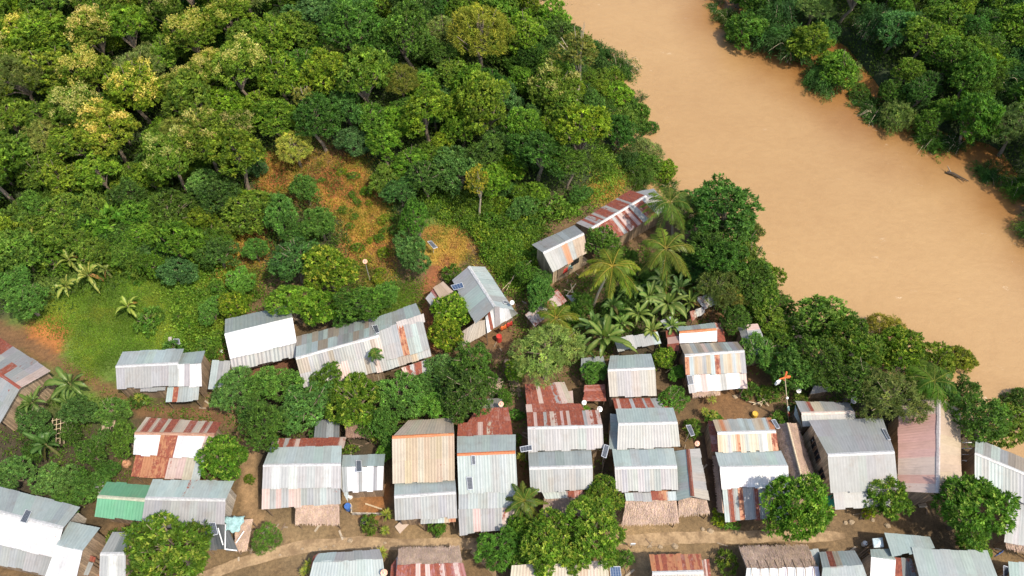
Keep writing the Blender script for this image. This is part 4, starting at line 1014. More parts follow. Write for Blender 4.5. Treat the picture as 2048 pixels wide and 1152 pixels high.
V_ = [  # kind, px, py, radius px, words, tint
    ('mango', 332, 1098, 92, "dense bright green mango tree", (1, 1, 1)), ('mango', 447, 915, 50, "light green leafy tree", (1.0, 1.05, 1)), ('clump', 468, 775, 50, "bluish green leafy tree", (1, 1, 1)),
    ('clump', 545, 770, 50, "mid green leafy tree", (1.05, 1.1, .8)), ('clump', 612, 805, 62, "bluish green clumpy tree", (1, 1.05, 1)), ('mango', 705, 792, 60, "olive green dense tree", (.95, .85, .8)),
    ('clump', 800, 785, 55, "fern-like green tree", (1.1, 1.2, .9)), ('clump', 770, 850, 40, "bright pinnate tree", (1.05, 1.2, .8)), ('clump', 882, 735, 36, "bluish tufted tree", (1.1, 1.1, 1.1)), ('dark', 945, 722, 50, "dark green tree", (1.1, 1.1, 1)),
    ('dark', 930, 785, 60, "dark rounded tree", (1, 1, 1)), ('clump', 872, 815, 38, "small bright clumpy tree", (1.2, 1.3, .8)), ('dark', 530, 855, 52, "dark shady tree", (1.1, 1.1, 1)), ('clump', 590, 770, 32, "mid green tree", (1, 1.1, .9)),
    ('mango', 905, 615, 46, "yellow-green bushy tree", (1.3, 1.2, .9)), ('mango', 893, 668, 38, "bright bushy tree", (1.35, 1.2, .9)), ('fine', 1095, 700, 74, "sage green feathery tree", (.95, 1.1, 1.1)),
    ('mango', 660, 545, 56, "rounded olive-lime tree", (1.25, 1.12, .8)), ('forest', 585, 605, 50, "green spreading tree", (1.1, 1.2, .9)), ('mango', 640, 615, 42, "green leafy tree", (1, 1.05, .9)), ('dark', 585, 515, 52, "dark blue-green tree", (1, 1.1, 1.5)),
    ('dark', 720, 610, 52, "dark bushy tree", (1.1, 1.2, 1)), ('clump', 822, 505, 46, "pale green tree", (1.1, 1.15, 1)), ('dark', 1207, 482, 42, "dark glossy round tree", (1.1, 1.15, 1)), ('dark', 1445, 425, 72, "deep green rounded tree", (1.0, 1.15, 1.1)),
    ('fine', 1370, 430, 40, "greyish fine-leaved tree", (.75, .85, .9)), ('dark', 1420, 500, 55, "dark tree", (1, 1, 1)), ('dark', 1490, 520, 58, "dark olive tree", (1.3, 1.1, .9)), ('fine', 1440, 565, 50, "dusky fine-leaved tree", (.6, .7, .6)),
    ('mango', 1515, 590, 50, "mid green riverside tree", (.8, .85, .9)), ('forest', 1540, 640, 44, "green riverside tree", (1, 1, 1)), ('clump', 1475, 590, 34, "light green riverside tree", (1.3, 1.3, .9)), ('clump', 1590, 740, 52, "soft green tree", (1.15, 1.2, .9)),
    ('forest', 1645, 645, 68, "big green rounded tree", (.9, 1, 1.2)), ('mango', 1690, 690, 62, "lime-tipped dense tree", (.85, .85, .8)), ('dark', 1640, 720, 52, "dark dense tree", (1, 1, 1)), ('fine', 1770, 665, 48, "olive-yellow fine tree", (1.2, 1.0, .5)),
    ('mango', 1800, 705, 58, "lime green tree", (1.0, 1, .8)), ('forest', 1872, 725, 50, "green tree", (1, 1, .9)), ('forest', 1915, 720, 40, "thin brown-tipped tree", (1.4, 1, .8)), ('dark', 1720, 760, 58, "dark green tree", (.9, .9, .9)),
    ('fine', 1790, 790, 72, "grey-green spreading tree", (.75, .8, .8)), ('dark', 1960, 840, 60, "dark bushy riverside tree", (1.1, 1.1, 1)), ('forest', 2015, 845, 55, "mixed green riverside tree", (1, .95, .9)), ('dark', 2050, 800, 40, "dark riverside tree", (1, 1, 1)),
    ('mango', 1590, 1018, 72, "large rounded mango tree", (.95, 1, 1)), ('mango', 1776, 990, 54, "neat ball-shaped tree", (.9, .95, 1)), ('mango', 1948, 1022, 78, "broad glossy tree", (.85, .95, 1)), ('mango', 1945, 1090, 34, "lower leafy tree", (.85, .95, 1)),
    ('mango', 1185, 1062, 72, "largest yellow-tipped mango tree", (1.05, 1, 1)), ('mango', 1095, 1085, 64, "bright mango tree", (1, 1, 1)), ('mango', 1205, 992, 42, "rounded olive mango tree", (1.05, .95, .9)), ('clump', 995, 1095, 50, "dark fern-like tree", (.9, 1.1, .7)),
    ('mango', 1040, 1060, 34, "shaded bushy tree", (.9, .95, .9)), ('fine', 533, 1077, 32, "small conifer-like green tree", (.55, .85, .5)), ('clump', 160, 822, 45, "bluish leafy tree", (1.1, 1.1, 1)), ('clump', 222, 822, 44, "pale green leafy tree", (1.2, 1.25, 1)),
    ('clump', 58, 832, 44, "feathery bluish tree", (1.2, 1.2, 1.2)), ('clump', 108, 960, 52, "tufted blue-green tree", (1.2, 1.2, 1)), ('clump', 178, 975, 46, "tufted green tree", (1.2, 1.25, .9)), ('clump', 25, 945, 48, "blue-green tree", (1.15, 1.15, 1.1)),
    ('dark', 250, 880, 42, "dark leafy tree", (1.3, 1.3, 1)), ('dark', 180, 905, 40, "shady dark tree", (1.1, 1.1, 1)), ('clump', 130, 1010, 38, "drooping tufted tree", (1.25, 1.3, .9)), ('dark', 20, 1000, 30, "dim green tree", (1, 1.1, 1)),
    ('clump', 1190, 745, 30, "leafy green shrub tree", (1.1, 1.25, .8)), ('mango', 1330, 715, 26, "bright lime shrub tree", (1.1, 1.1, .9)), ('clump', 1355, 745, 20, "small leafy shrub tree", (1.2, 1.4, .8)), ('dark', 1345, 795, 34, "bushy green shrub tree", (1.4, 1.5, 1)),
    ('clump', 1080, 590, 36, "low green tree", (1, 1.15, .8)), ('dark', 1140, 630, 34, "shaded dark tree", (1.2, 1.3, 1)), ('dark', 1310, 560, 40, "shaded green tree", (1, 1.1, 1)), ('dark', 1260, 590, 40, "shaded dark tree", (.9, 1, 1)), ('clump', 1245, 620, 34, "shaded bluish tree", (1, 1.1, 1)),
    ('dark', 1250, 520, 36, "shaded deep green tree", (1.1, 1.2, 1)), ('dark', 1400, 465, 40, "dark green tree", (.9, 1, 1)), ('mango', 1030, 740, 24, "yellow-lime shrub tree", (1.35, 1.25, .9)), ('dark', 1010, 795, 20, "small green shrub tree", (1.5, 1.5, 1)),
    ('clump', 1520, 700, 44, "mid green tree", (1.0, 1.1, .8)), ('forest', 1560, 690, 38, "green tree", (1, 1.1, .9)), ('dark', 1840, 800, 40, "dark tree", (1, 1, 1)), ('dark', 1560, 610, 36, "dark riverside tree", (1.1, 1.1, 1)),
    ('clump', 300, 880, 20, "low bushy tree", (1.2, 1.3, .8)), ('clump', 640, 870, 22, "low shady tree", (.9, 1, .9)), ('clump', 770, 905, 20, "bright low tree", (1.3, 1.4, .8)), ('fine', 1460, 600, 32, "dry-leaved tree", (.9, .8, .6)),
    ('clump', 50, 600, 44, "dense bluish tree", (1, 1.1, .9)), ('clump', 30, 560, 40, "leafy dark tree", (.9, 1.05, .8)), ('dark', 800, 870, 24, "dark low tree", (1.1, 1.1, 1)), ('clump', 570, 840, 34, "leafy green tree", (1.1, 1.15, .9)),
]
V_ += [('dark', 1465, 470, 58, "tall deep green riverside tree", (1, 1.05, 1)), ('dark', 1440, 525, 54, "tall dark riverside tree", (.95, 1, .95)), ('dark', 1500, 565, 50, "broad dark riverside tree", (1.05, 1.05, .9)), ('clump', 1385, 400, 34, "leafy riverside tree", (.9, 1, .9)), ('mango', 1150, 1118, 40, "lower bright mango tree", (1, 1, 1)), ('mango', 1045, 1105, 42, "leafy mango tree", (.95, 1, .9)), ('clump', 1400, 540, 38, "shadowy green tree", (.9, 1, .9)), ('forest', 1535, 560, 34, "mid green riverside tree", (1, 1, .9)), ('clump', 1500, 470, 30, "brown-tipped riverside tree", (1.3, .95, .8)), ('dark', 1470, 640, 34, "dark riverside tree", (1.1, 1.1, 1)),
       ('mango', 1550, 660, 32, "light green riverside tree", (.85, .95, .8)), ('forest', 1745, 700, 40, "dark green tree", (.8, .9, .9)), ('clump', 1880, 790, 36, "soft green tree", (1, 1.1, .9)), ('dark', 1925, 790, 40, "deep green riverside tree", (1, 1, 1)),
       ('clump', 90, 870, 30, "shrubby green tree", (.9, 1, .8)), ('clump', 200, 880, 30, "leafy green tree", (.9, 1, .8)), ('dark', 140, 860, 30, "shrubby dark tree", (1, 1, .9)), ('clump', 215, 940, 30, "leafy green tree", (1, 1.1, .8)), ('dark', 70, 905, 30, "shrubby dark tree", (1, 1.05, .9)), ('dark', 150, 950, 30, "dark leafy tree", (1, 1.1, .9)),
       ('clump', 500, 815, 36, "mid green leafy tree", (.95, 1.05, .8)), ('dark', 655, 760, 36, "dark olive tree", (1.2, 1.1, .8)), ('dark', 745, 840, 34, "shady green tree", (1, 1.1, .9)), ('clump', 850, 770, 32, "tufted green tree", (1, 1.1, .9)), ('dark', 900, 745, 32, "dark leafy tree", (1, 1, 1)), ('dark', 965, 760, 34, "dark leafy tree", (1, 1.1, .9)), ('clump', 905, 800, 30, "bright tufted tree", (1.1, 1.2, .8)),
       ('clump', 1080, 560, 28, "leafy green tree", (1, 1.1, .8)), ('dark', 1050, 545, 26, "leafy green tree", (1.2, 1.3, 1)), ('dark', 1165, 610, 30, "leafy dark tree", (1.1, 1.2, 1)), ('dark', 1275, 545, 30, "shaded dark tree", (.9, 1, 1)), ('dark', 1350, 530, 30, "shaded dark tree", (.9, 1, 1)), ('dark', 1220, 620, 30, "shaded dark tree", (.9, 1, 1)), ('dark', 1420, 440, 34, "dark green tree", (1, 1.1, 1)),
       ('clump', 480, 560, 34, "meadow-edge bushy tree", (1.1, 1.2, .7)), ('mango', 470, 610, 36, "yellowing bushy tree", (1.3, 1.05, .7)), ('clump', 420, 620, 30, "meadow-edge green tree", (1, 1.1, .7)), ('clump', 770, 590, 34, "low bright green tree", (1, 1.15, .7)), ('dark', 690, 650, 28, "dark shady tree", (1, 1.1, 1)), ('clump', 610, 380, 34, "green bushy tree", (1, 1.15, .8)), ('clump', 560, 430, 44, "light green bushy tree", (1, 1.1, .8)), ('clump', 640, 450, 40, "mid green bushy tree", (1, 1.1, .8)), ('clump', 510, 500, 28, "green bushy tree", (.9, 1.0, .8)), ('clump', 590, 470, 30, "green bushy tree", (.9, 1.1, .9)), ('dark', 830, 440, 40, "dark green bushy tree", (1.2, 1.3, 1)), ('clump', 800, 380, 36, "dark bluish bushy tree", (.8, .95, 1))]
for kd, x, y, r, words, tint in V_:
    if x < 290 and 790 < y < 1020: r *= .84; tint = tuple(v * .85 for v in tint)
    tree("leafy_tree", kd, x, y, r * (.8 if "shaded" in words and y < 640 else 1), autolabel(words, x, y, r / 20), "trees among the houses", tint, hmul=.5 if "shaded" in words and y < 640 else 1.0)
for x, y, r, w in [(1452, 1125, 26, "dark green bush"), (1250, 1118, 22, "spiky green bush"), (1460, 1050, 16, "low bush"), (1425, 835, 18, "clipped dark bush"), (1385, 860, 22, "dark bush"), (1540, 790, 22, "green bush"), (1555, 840, 20, "leafy bush"), (1500, 780, 20, "broad-leaved bush"),
                   (870, 1050, 22, "low spreading bush"), (740, 1050, 20, "weedy bush"), (230, 1085, 22, "green bush"), (385, 1050, 14, "yellowing bush"), (280, 800, 18, "pale rosette bush"), (300, 640, 30, "meadow bush"), (350, 700, 26, "meadow bush"), (410, 690, 16, "lime bush"), (905, 550, 22, "bright bush"),
                   (1300, 740, 16, "lime bush"), (1440, 1035, 18, "bright yellow bush"), (1735, 1025, 14, "bright yellow bush"), (1030, 830, 16, "bush"), (1032, 880, 14, "bush"), (545, 880, 20, "dark bush"), (700, 900, 14, "bush"), (1600, 800, 18, "bush"), (500, 960, 12, "bush"), (1560, 760, 26, "bush")]:
    yel = "yellow" in w and "ing" not in w
    tree("shrub", 'bush', x, y, r, autolabel(w, x, y, r / 20), "bushes in the yards", (3.0, 2.2, .8) if yel else (random.uniform(.8, 1.2), random.uniform(.9, 1.2), 1), "bush")

# ---- palms, bananas, rosettes
def frond_mesh(n, L, up, droop, pairs, ll, lw, cols, seed, stemcol, spread=6.28, z0=0.0):
    rg = np.random.default_rng(seed); Ps, Ds, Ns, Ls, Ws, Cs = [], [], [], [], [], []; mb = MB()
    for i in range(n):
        a = i / n * spread + rg.normal(0, .15); ring = i % 3
        el = math.radians(up - ring * 24 + rg.normal(0, 6)); l = L * rg.uniform(.85, 1.1)
        t = np.linspace(0, 1, 9); r = np.cos(el) * l * t * (1 - .12 * t); z = z0 + np.sin(el) * l * t - droop * l * t ** 2.2
        pts = np.stack([np.cos(a) * r, np.sin(a) * r, z], 1)
        mb.tube(list(pts), list(np.linspace(.04, .012, 9)), 4, False)
        side = np.array((-math.sin(a), math.cos(a), 0)); c = pick(cols, 1, .15)[0]
        for s in (-1, 1):
            q = np.linspace(.10, .99, pairs); P = np.stack([np.interp(q, t, pts[:, j]) for j in range(3)], 1)
            tan = unit(np.stack([np.interp(q, t[:-1] + .06, np.diff(pts[:, j])) for j in range(3)], 1))
            D = unit(side * s * .85 + tan * .65 + np.array((0, 0, -.38)) + rg.normal(0, .10, (pairs, 3)))
            Ps.append(P); Ds.append(D); Ns.append(np.tile((0, 0, 1.0), (pairs, 1)) + side * s * .4)
            Ls.append(ll * (np.sin(np.pi * np.clip(q * .9 + .1, 0, 1)) * .75 + .3) * rg.uniform(.85, 1.1, pairs)); Ws.append(np.full(pairs, lw)); Cs.append(c * np.exp(rg.normal(0, .12, (pairs, 1))))
    V, F, C = leaf_quads(*(np.concatenate(x) for x in (Ps, Ds, Ns, Ls, Ws, Cs)))
    nv = len(V); V = np.concatenate([V, np.array(mb.V)]); C = np.concatenate([C, np.tile(stemcol, (len(mb.V), 1))])
    Fs = [tuple(f) for f in F] + [tuple(i + nv for i in f) for f in mb.F]
    return mesh_np("crown", V, Fs, M_BIGLEAF, col=C)

COCO = [frond_mesh(19, 3.7, 42, .62, 34, .85, .085, [(.075, .13, .022), (.095, .155, .026), (.13, .175, .036)], 40 + i, (.25, .24, .07)) for i in range(2)]
ARECA = frond_mesh(11, 1.35, 50, .75, 16, .55, .10, [(.05, .12, .025), (.08, .16, .03)], 50, (.2, .24, .08))
CYCAD = frond_mesh(22, 2.4, 52, .45, 30, .42, .075, [(.07, .13, .025), (.10, .16, .03)], 51, (.2, .22, .06))
def palm(name, label, px, py, rpx, base, mesh, L, h, tint=(1, 1, 1), tr=.13, mat=None):
    """px, py crown centre; base: pixel of the trunk's foot"""
    g = ground(*base); c = at(px, py, g[2] + h); k = FOC / proj(c)[2]; s = rpx / k / L
    e = empty(name, g, label, "palm", "palms of the village")
    d = c - g
    pts = [g + np.array((0, 0, -.3)), g + d * np.array((.25, .25, .33)), g + d * np.array((.6, .6, .68)), c]
    MB().tube(pts, [tr * 1.4, tr, tr * .9, tr * .8], 8).part("trunk", mat or M_PALEBARK, e)
    o = obj("crown", mesh, e, tuple(d)); o.scale = (s, s, s); o.rotation_euler = (0, 0, random.uniform(0, 6)); o.color = (*tint, 1)
    return e
palm("coconut_palm", "coconut palm with the bare curved trunk showing, nearest the wooden hut", 1225, 532, 72, (1186, 612), COCO[0], 3.7, 7, (1.25, 1.15, .9))
palm("coconut_palm", "coconut palm in the middle of the three, above the large banana clump", 1332, 497, 72, (1318, 560), COCO[1], 3.7, 7)
palm("coconut_palm", "coconut palm overhanging the grey end of the red-striped house", 1340, 405, 66, (1345, 480), COCO[0], 3.7, 7.5, (.75, .9, .9))
palm("coconut_palm", "low coconut palm behind the sage feathery tree", 1112, 636, 58, (1120, 680), COCO[1], 3.7, 4.5, (1.1, 1.05, .9))
palm("coconut_palm", "drooping coconut palm leaning over the top of the pink-red roof", 1868, 762, 70, (1850, 830), COCO[0], 3.7, 6, (.7, .95, .8))
palm("areca_palm", "thin little palm on a slender pale trunk before the long patchwork roof", 750, 706, 21, (759, 768), ARECA, 1.35, 5.2, (1, 1, 1), .06)
palm("cycad_palm", "stout palm with a full rosette of feathery fronds below the grey ribbed house", 1048, 1002, 52, (1048, 1040), CYCAD, 2.4, 3.2, (1, 1, 1), .2, M_BARK)

def banana_mesh(n, L, seed, wid=.46):
    rg = np.random.default_rng(seed); V, F, C = [], [], []
    for i in range(n):
        a = i * 2.4 + rg.normal(0, .25); inner = i < 2
        dead = i >= n - 1; el = math.radians(75 if inner else rg.uniform(-25, 5) if dead else rg.uniform(8, 60)); l = L * rg.uniform(.6, 1.15) * (.7 if dead else 1); dr = .1 if inner else rg.uniform(.2, .8); twist = rg.normal(0, .35)
        m = 9; base = len(V); side = np.array((-math.sin(a), math.cos(a), 0)); c = np.array((.20, .13, .06)) if dead else pick([(.06, .125, .03), (.075, .15, .036), (.045, .10, .024)], 1, .2)[0]
        for j in range(m + 1):
            t = j / m; r = math.cos(el) * l * (.12 + .88 * t) * (1 - .12 * t); z = 1.0 + math.sin(el) * l * t - dr * l * t ** 2.3
            w = wid * (.05 if t < .06 else math.sin(math.pi * min(1, .12 + t * .90)) ** .55 * (1 if t < .9 else .75)) / 2
            p = np.array((math.cos(a) * r, math.sin(a) * r, z)); tear = rg.uniform(.70, 1.08); roll = np.array((0, 0, twist * w))
            V += [p + side * w * tear + np.array((0, 0, .09 - .05 * t)) + roll, p + side * .03, p - side * .03, p - side * w * rg.uniform(.7, 1.08) + np.array((0, 0, .09 - .05 * t)) - roll]
            cc = c * math.exp(rg.normal(0, .05)); mid = (.16, .12, .07) if dead else (.20, .26, .10); C += [cc, mid, mid, cc]
            if j:
                b = base + (j - 1) * 4
                for q in range(3): F.append((b + q, b + q + 1, b + q + 5, b + q + 4))
    return mesh_np("leaves", V, F, M_BIGLEAF, col=np.array(C))
BAN = [banana_mesh(n, 2.3, 70 + i) for i, n in enumerate((13, 14, 12))]
BSTEM = mesh_np("stem", *(lambda m: (m.V, m.F))(MB().tube([(0, 0, -.3), (0, 0, .6), (.02, 0, 1.25)], [.13, .11, .06], 8)), plain("banana_stem", (.20, .20, .07), .7))
for i, (x, y, r, lab, tint) in enumerate([
        (58, 478, 42, "banana plant at the photo's left edge standing alone on the slope", (1.25, 1.1, 1.2)), (132, 512, 32, "banana plant half buried in the brush of the slope", (1, .95, 1)), (172, 545, 42, "largest banana plant of the row above the green meadow", (1.25, 1.1, 1.2)), (124, 562, 28, "small banana plant below the buried one on the slope", (1.1, 1, 1)), (250, 605, 32, "banana plant alone in the middle of the green meadow", (1.15, 1.15, 1)),
        (205, 530, 24, "faint banana plant farthest right in the slope's row", (.8, .8, .9)),
        (138, 765, 52, "banana plant with upright leaves beside the path at the left edge roof", (.75, .9, .8)), (58, 800, 38, "banana plant tucked below the left edge roof", (.7, .85, .8)), (88, 885, 50, "dark banana plant with broad low leaves by the bamboo trellis", (.45, .7, .6)), (128, 800, 34, "banana plant with flat leaves below the upright-leaved one", (.7, .9, .8)),
        (1210, 675, 62, "largest banana plant of the clump above the plain pale house", (.85, .95, .8)), (1300, 590, 44, "banana plant at the top of the clump below the coconut palms", (1.0, 1.1, 1.1)), (1337, 605, 52, "banana plant with the broadest rosette beside the tilted grey shed", (1.1, 1.15, 1.1)), (1278, 622, 36, "banana plant with hanging leaves in the middle of the clump", (1.0, 1.1, .9)),
        (1305, 655, 34, "banana plant with narrow bright leaves over the low grey shed", (1.15, 1.15, 1)), (1382, 598, 34, "banana plant drooping onto the red rusty shed", (1.05, 1.15, .9)), (1190, 645, 40, "shaded banana plant behind the largest one", (.6, .8, .8)), (1360, 570, 36, "dark banana plant under the middle coconut palm", (.6, .8, .9)), (1328, 552, 30, "pale-leaved banana plant nearest the middle coconut palm", (.7, .85, 1)), (1245, 640, 30, "thin banana plant between the largest one and the hanging one", (.8, 1, .8)), (1400, 575, 26, "banana plant against the dark river trees", (.6, .85, .8)), (1160, 690, 36, "dim banana plant between the sage tree and the largest banana plant", (.6, .8, .7)), (1345, 645, 30, "small banana plant over the grey shed with one dark red sheet", (.9, 1.05, .9)), (1225, 605, 34, "dark banana plant at the foot of the curved coconut palm", (.55, .75, .7)), (1275, 575, 34, "dim banana plant between the curved palm and the middle palm", (.6, .8, .75))]):
    h = 2.8 if i < 6 else 3.6
    g = ground(x, y, h * .8); k = FOC / proj(g + (0, 0, 2))[2]; s = r / k / 2.0
    FOOT.append((g[0], g[1], 1.9 if i < 6 else 1.2))
    e = empty("banana_plant", g, lab, "banana plant", "banana plants"); e.rotation_euler = (0, 0, random.uniform(0, 6))
    o = obj("leaves", BAN[i % 3], e, (0, 0, max(0, h - 1.25 * 1.2 - .6))); o.scale = (s, s, s); o.color = (tint[0] * (1.25 if i < 6 else .95), tint[1] * (1.25 if i < 6 else .95), tint[2], 1)
    st = obj("stem", BSTEM, e); st.scale = (1.2, 1.2, (max(0, h - 2.1) + 1.15 * s) / 1.25)

def rosette_mesh(seed, n=44):
    rg = np.random.default_rng(seed); z = rg.uniform(-.1, 1, n); a = np.arange(n) * 2.4; r = np.sqrt(1 - np.clip(z, 0, 1) ** 2)
    D = unit(np.stack([r * np.cos(a), r * np.sin(a), z * .9], 1)); P = np.zeros((n, 3)) + np.array((0, 0, 1.2)) + D * .06
    V, F, C = leaf_quads(P, D, np.tile((0, 0, 1.0), (n, 1)) + rg.normal(0, .2, (n, 3)), rg.uniform(.4, .62, n), np.full(n, .085), pick([(.22, .28, .06), (.30, .33, .10), (.14, .22, .04)], n, .12))
    return mesh_np("leaves", V, F, M_BIGLEAF, col=C)
ROS = [rosette_mesh(80), rosette_mesh(81)]
RSTEM = mesh_np("stem", *(lambda m: (m.V, m.F))(MB().tube([(0, 0, -.2), (.02, 0, 1.22)], [.05, .035], 6)), M_BARK)
for i, (x, y, w) in enumerate([(752, 874, "topmost pale rosette plant beside the tan roofed house"), (774, 878, "second pale rosette plant at the tan roofed house's rear corner"), (776, 893, "lowest rosette plant at the tan roofed house's rear corner"), (774, 1030, "largest rosette plant in the weedy strip by the fenced bed"), (770, 1060, "lower rosette plant in the weedy strip by the lane"),
                               (618, 1128, "rosette plant on the side of the near pale and teal roof facing the photo's left"), (608, 1142, "small rosette plant lowest beside the near pale and teal roof"), (763, 1107, "rosette plant at the right rear corner of the near pale and teal roof"), (1043, 912, "single rosette plant in the gap beside the long pale blue house"), (1424, 797, "topmost rosette plant of the trio in the clay yard"), (1410, 822, "left rosette plant of the trio in the clay yard"), (1426, 828, "lowest rosette plant of the trio in the clay yard"), (276, 794, "pale rosette plant before the stepped-roof house"), (294, 800, "darker rosette plant before the stepped-roof house"), (1172, 818, "spiky plant below the little rusty shed roof")]):
    g = ground(x, y, 1.3); e = empty("rosette_plant", g, w, "plant", "rosette plants"); e.rotation_euler = (0, 0, random.uniform(0, 6))
    s = 1.15 if i in (0, 3, 7) else .95
    o = obj("leaves", ROS[i % 2], e); o.scale = (s,) * 3; o.color = (.5, .75, .6, 1) if "darker" in w or "spiky" in w else (1, 1, 1, 1)
    obj("stem", RSTEM, e).scale = (s,) * 3

# ---- the forest: individual trees, spaced so that crowns touch
def inpoly(P, poly):
    x, y = P[:, 0], P[:, 1]; c = np.zeros(len(P), bool); n = len(poly)
    for i in range(n):
        a, b = poly[i], poly[(i + 1) % n]
        m = ((a[1] > y) != (b[1] > y)) & (x < (b[0] - a[0]) * (y - a[1]) / (b[1] - a[1] + 1e-12) + a[0]); c ^= m
    return c
def wpoly(pts, dz=0.0): return np.array([ground(x, y, dz)[:2] for x, y in pts])

def fill(pts, kinds, rmin, rmax, gap, words, group, name, dz, tints, hm=(.85, 1.15), limit=400, cat="tree"):
    poly = wpoly(pts, dz); lo, hi = poly.min(0), poly.max(0); n = 0
    rs = random.Random(hash(words) % 1000 if False else len(words) * 31 + len(pts))
    cand = np.array([(rs.uniform(lo[0], hi[0]), rs.uniform(lo[1], hi[1])) for _ in range(5000)])
    cand = cand[inpoly(cand, poly)]
    for p in cand:
        r = rs.uniform(rmin, rmax)
        if any((p[0] - a) ** 2 + (p[1] - b) ** 2 < ((r + q) * gap) ** 2 for a, b, q in FOOT): continue
        kd = rs.choice(kinds); g = np.array((p[0], p[1], tz(*p))); s = r / KINDS[kd]['R']
        X, Y, _ = proj(g + (0, 0, KINDS[kd]['H'] * s))
        if not (-70 < X < 2118 and -60 < Y < 1212): continue
        tt = rs.choice(tints)
        word = words if isinstance(words, str) else words[kd]
        tree_at(name, kd, g, s, word, group + (" with pale blossom" if kd == 'flower' else ""), tt, cat, rs.uniform(*hm)); n += 1
        if n >= limit: break
    return n

OPEN = []
for bx, by, br in [(545, 345, 2.2), (650, 365, 3.6), (715, 345, 2.6), (750, 430, 3), (740, 515, 3.2), (480, 500, 2.6), (900, 490, 4), (920, 440, 3), (1000, 470, 4), (1230, 380, 2.5), (1190, 290, 3), (1215, 325, 3.2), (1240, 350, 3), (1200, 370, 3), (1640, 90, 1.6), (1668, 108, 2.0), (1700, 150, 2.2), (1730, 200, 2.0)]:
    g = ground(bx, by); FOOT.append((g[0], g[1], br)); OPEN.append(FOOT[-1])          # open ground that stays free of trees
# trees one can pick out of the forest
for kd, x, y, r, words, tint in [
        ('fine', 960, 62, 76, "broad olive-yellow tree with dark gaps at the forest's top edge", (1.15, 1.0, .4)), ('sparse', 1160, 92, 58, "thin pale tree with bare white branches leaning over the river", (1, 1, 1)),
        ('clump', 868, 228, 34, "small turquoise-green tree deep in the forest beside a dark gap", (1.4, 1.7, 1.3)), ('flower', 1110, 170, 58, "cream-flowered tree near the thin pale riverbank tree", (1, 1, 1)),
        ('forest', 965, 215, 62, "tall olive-lime tree in the middle of the forest below the broad olive-yellow tree", (1.05, .95, .7)), ('dark', 705, 60, 62, "dark green tree at the forest's top edge beside the bamboo hollow", (1.1, 1.2, 1.1)),
        ('dark', 820, 70, 60, "dark leafy tree touching the broad olive-yellow tree", (1.2, 1.2, 1)), ('forest', 455, 205, 50, "lime green rounded tree standing out in the left forest", (1.3, 1.35, .9)), ('flower', 215, 260, 62, "yellow-crowned tree in the left forest above the meadow", (1.3, 1.1, .9)),
        ('flower', 190, 80, 52, "blossoming tree with the palest plumes in the top left forest", (1.1, 1, .9)), ('sparse', 605, 190, 30, "spindly tree with bare trunk above the dry clearing", (1, 1, .8)), ('fine', 800, 160, 44, "olive fine-leaved tree above the turquoise-green tree", (.9, .85, .5)),
        ('sparse', 955, 365, 34, "yellowish thin tree on the slope between the clearing and the river path", (1.5, 1.3, .6)), ('fine', 1290, 300, 36, "silvery grey-green willow-like tree at the river's edge", (.85, .95, 1.2)), ('weeping', 1245, 140, 38, "bamboo tuft jutting furthest over the river on the near bank", (1.1, 1.2, .9)),
        ('fine', 90, 270, 46, "greyish olive tree near the left edge of the forest", (1.0, .95, .8)), ('clump', 410, 370, 36, "pale tufted tree at the foot of the forest beside the clearing", (1.7, 1.6, 1.5))]:
    tree("forest_tree", kd, x, y, r, words, "forest trees that stand out", tint, hmul=1.35 if kd == "sparse" else 1.0)

GREENS = [(1, 1, 1), (1.15, 1.1, .8), (.85, .9, 1), (1.25, 1.15, .7), (.8, .95, .9), (1.05, 1.2, .9), (.95, 1.0, 1.25)]
nf = fill([(-60, -60), (570, -60), (560, 290), (300, 310), (-60, 330)], ['flower', 'flower', 'forest', 'forest', 'fine'], 2.1, 3.7, .56,
          {'flower': "tall forest tree tipped with pale yellow blossom in the top left wood", 'forest': "plain green forest tree in the top left wood", 'fine': "fine-leaved olive forest tree in the top left wood"}, "trees of the top left wood", "forest_tree", 7, [(1.1, 1.1, .8), (1.2, 1.1, .8), (1, 1, 1), (.85, .9, .9)])
nf += fill([(560, -60), (1050, -60), (1130, 40), (1190, 200), (1190, 300), (960, 330), (800, 310), (560, 285)], ['forest', 'forest', 'dark', 'dark', 'clump', 'fine'], 2.0, 3.8, .56,
           {'forest': "mid green tree in the wood above the dry clearing", 'dark': "dark green tree in the wood above the dry clearing", 'clump': "bluish tufted tree in the wood above the dry clearing", 'fine': "fine-leaved tree in the wood above the dry clearing"}, "trees of the wood above the clearing", "forest_tree", 7, GREENS)
nf += fill([(-60, 330), (300, 310), (515, 300), (500, 430), (420, 500), (330, 530), (190, 500), (80, 470), (-60, 560)], ['clump', 'forest', 'forest', 'dark', 'bush'], 1.6, 3.0, .55,
           {'forest': "low green tree on the slope above the meadow", 'dark': "dark low tree on the slope above the meadow", 'clump': "bluish low tree on the slope above the meadow", 'bush': "low bush on the slope above the meadow"}, "trees on the slope above the meadow", "slope_tree", 4, GREENS, (.6, .8))
nf += fill([(800, 310), (960, 330), (1190, 270), (1230, 340), (1150, 390), (1060, 420), (980, 400), (880, 390), (800, 380)], ['forest', 'clump', 'bush', 'mango'], 1.3, 2.4, .56,
           {'forest': "young green tree on the slope above the wooden hut", 'clump': "young tufted tree on the slope above the wooden hut", 'bush': "bush on the slope above the wooden hut", 'mango': "lime young tree on the slope above the wooden hut"}, "young trees on the slope above the hut", "slope_tree", 2, [(1.1, 1.2, .9), (1.3, 1.3, .8), (1, 1.1, .9)], (.55, .7))
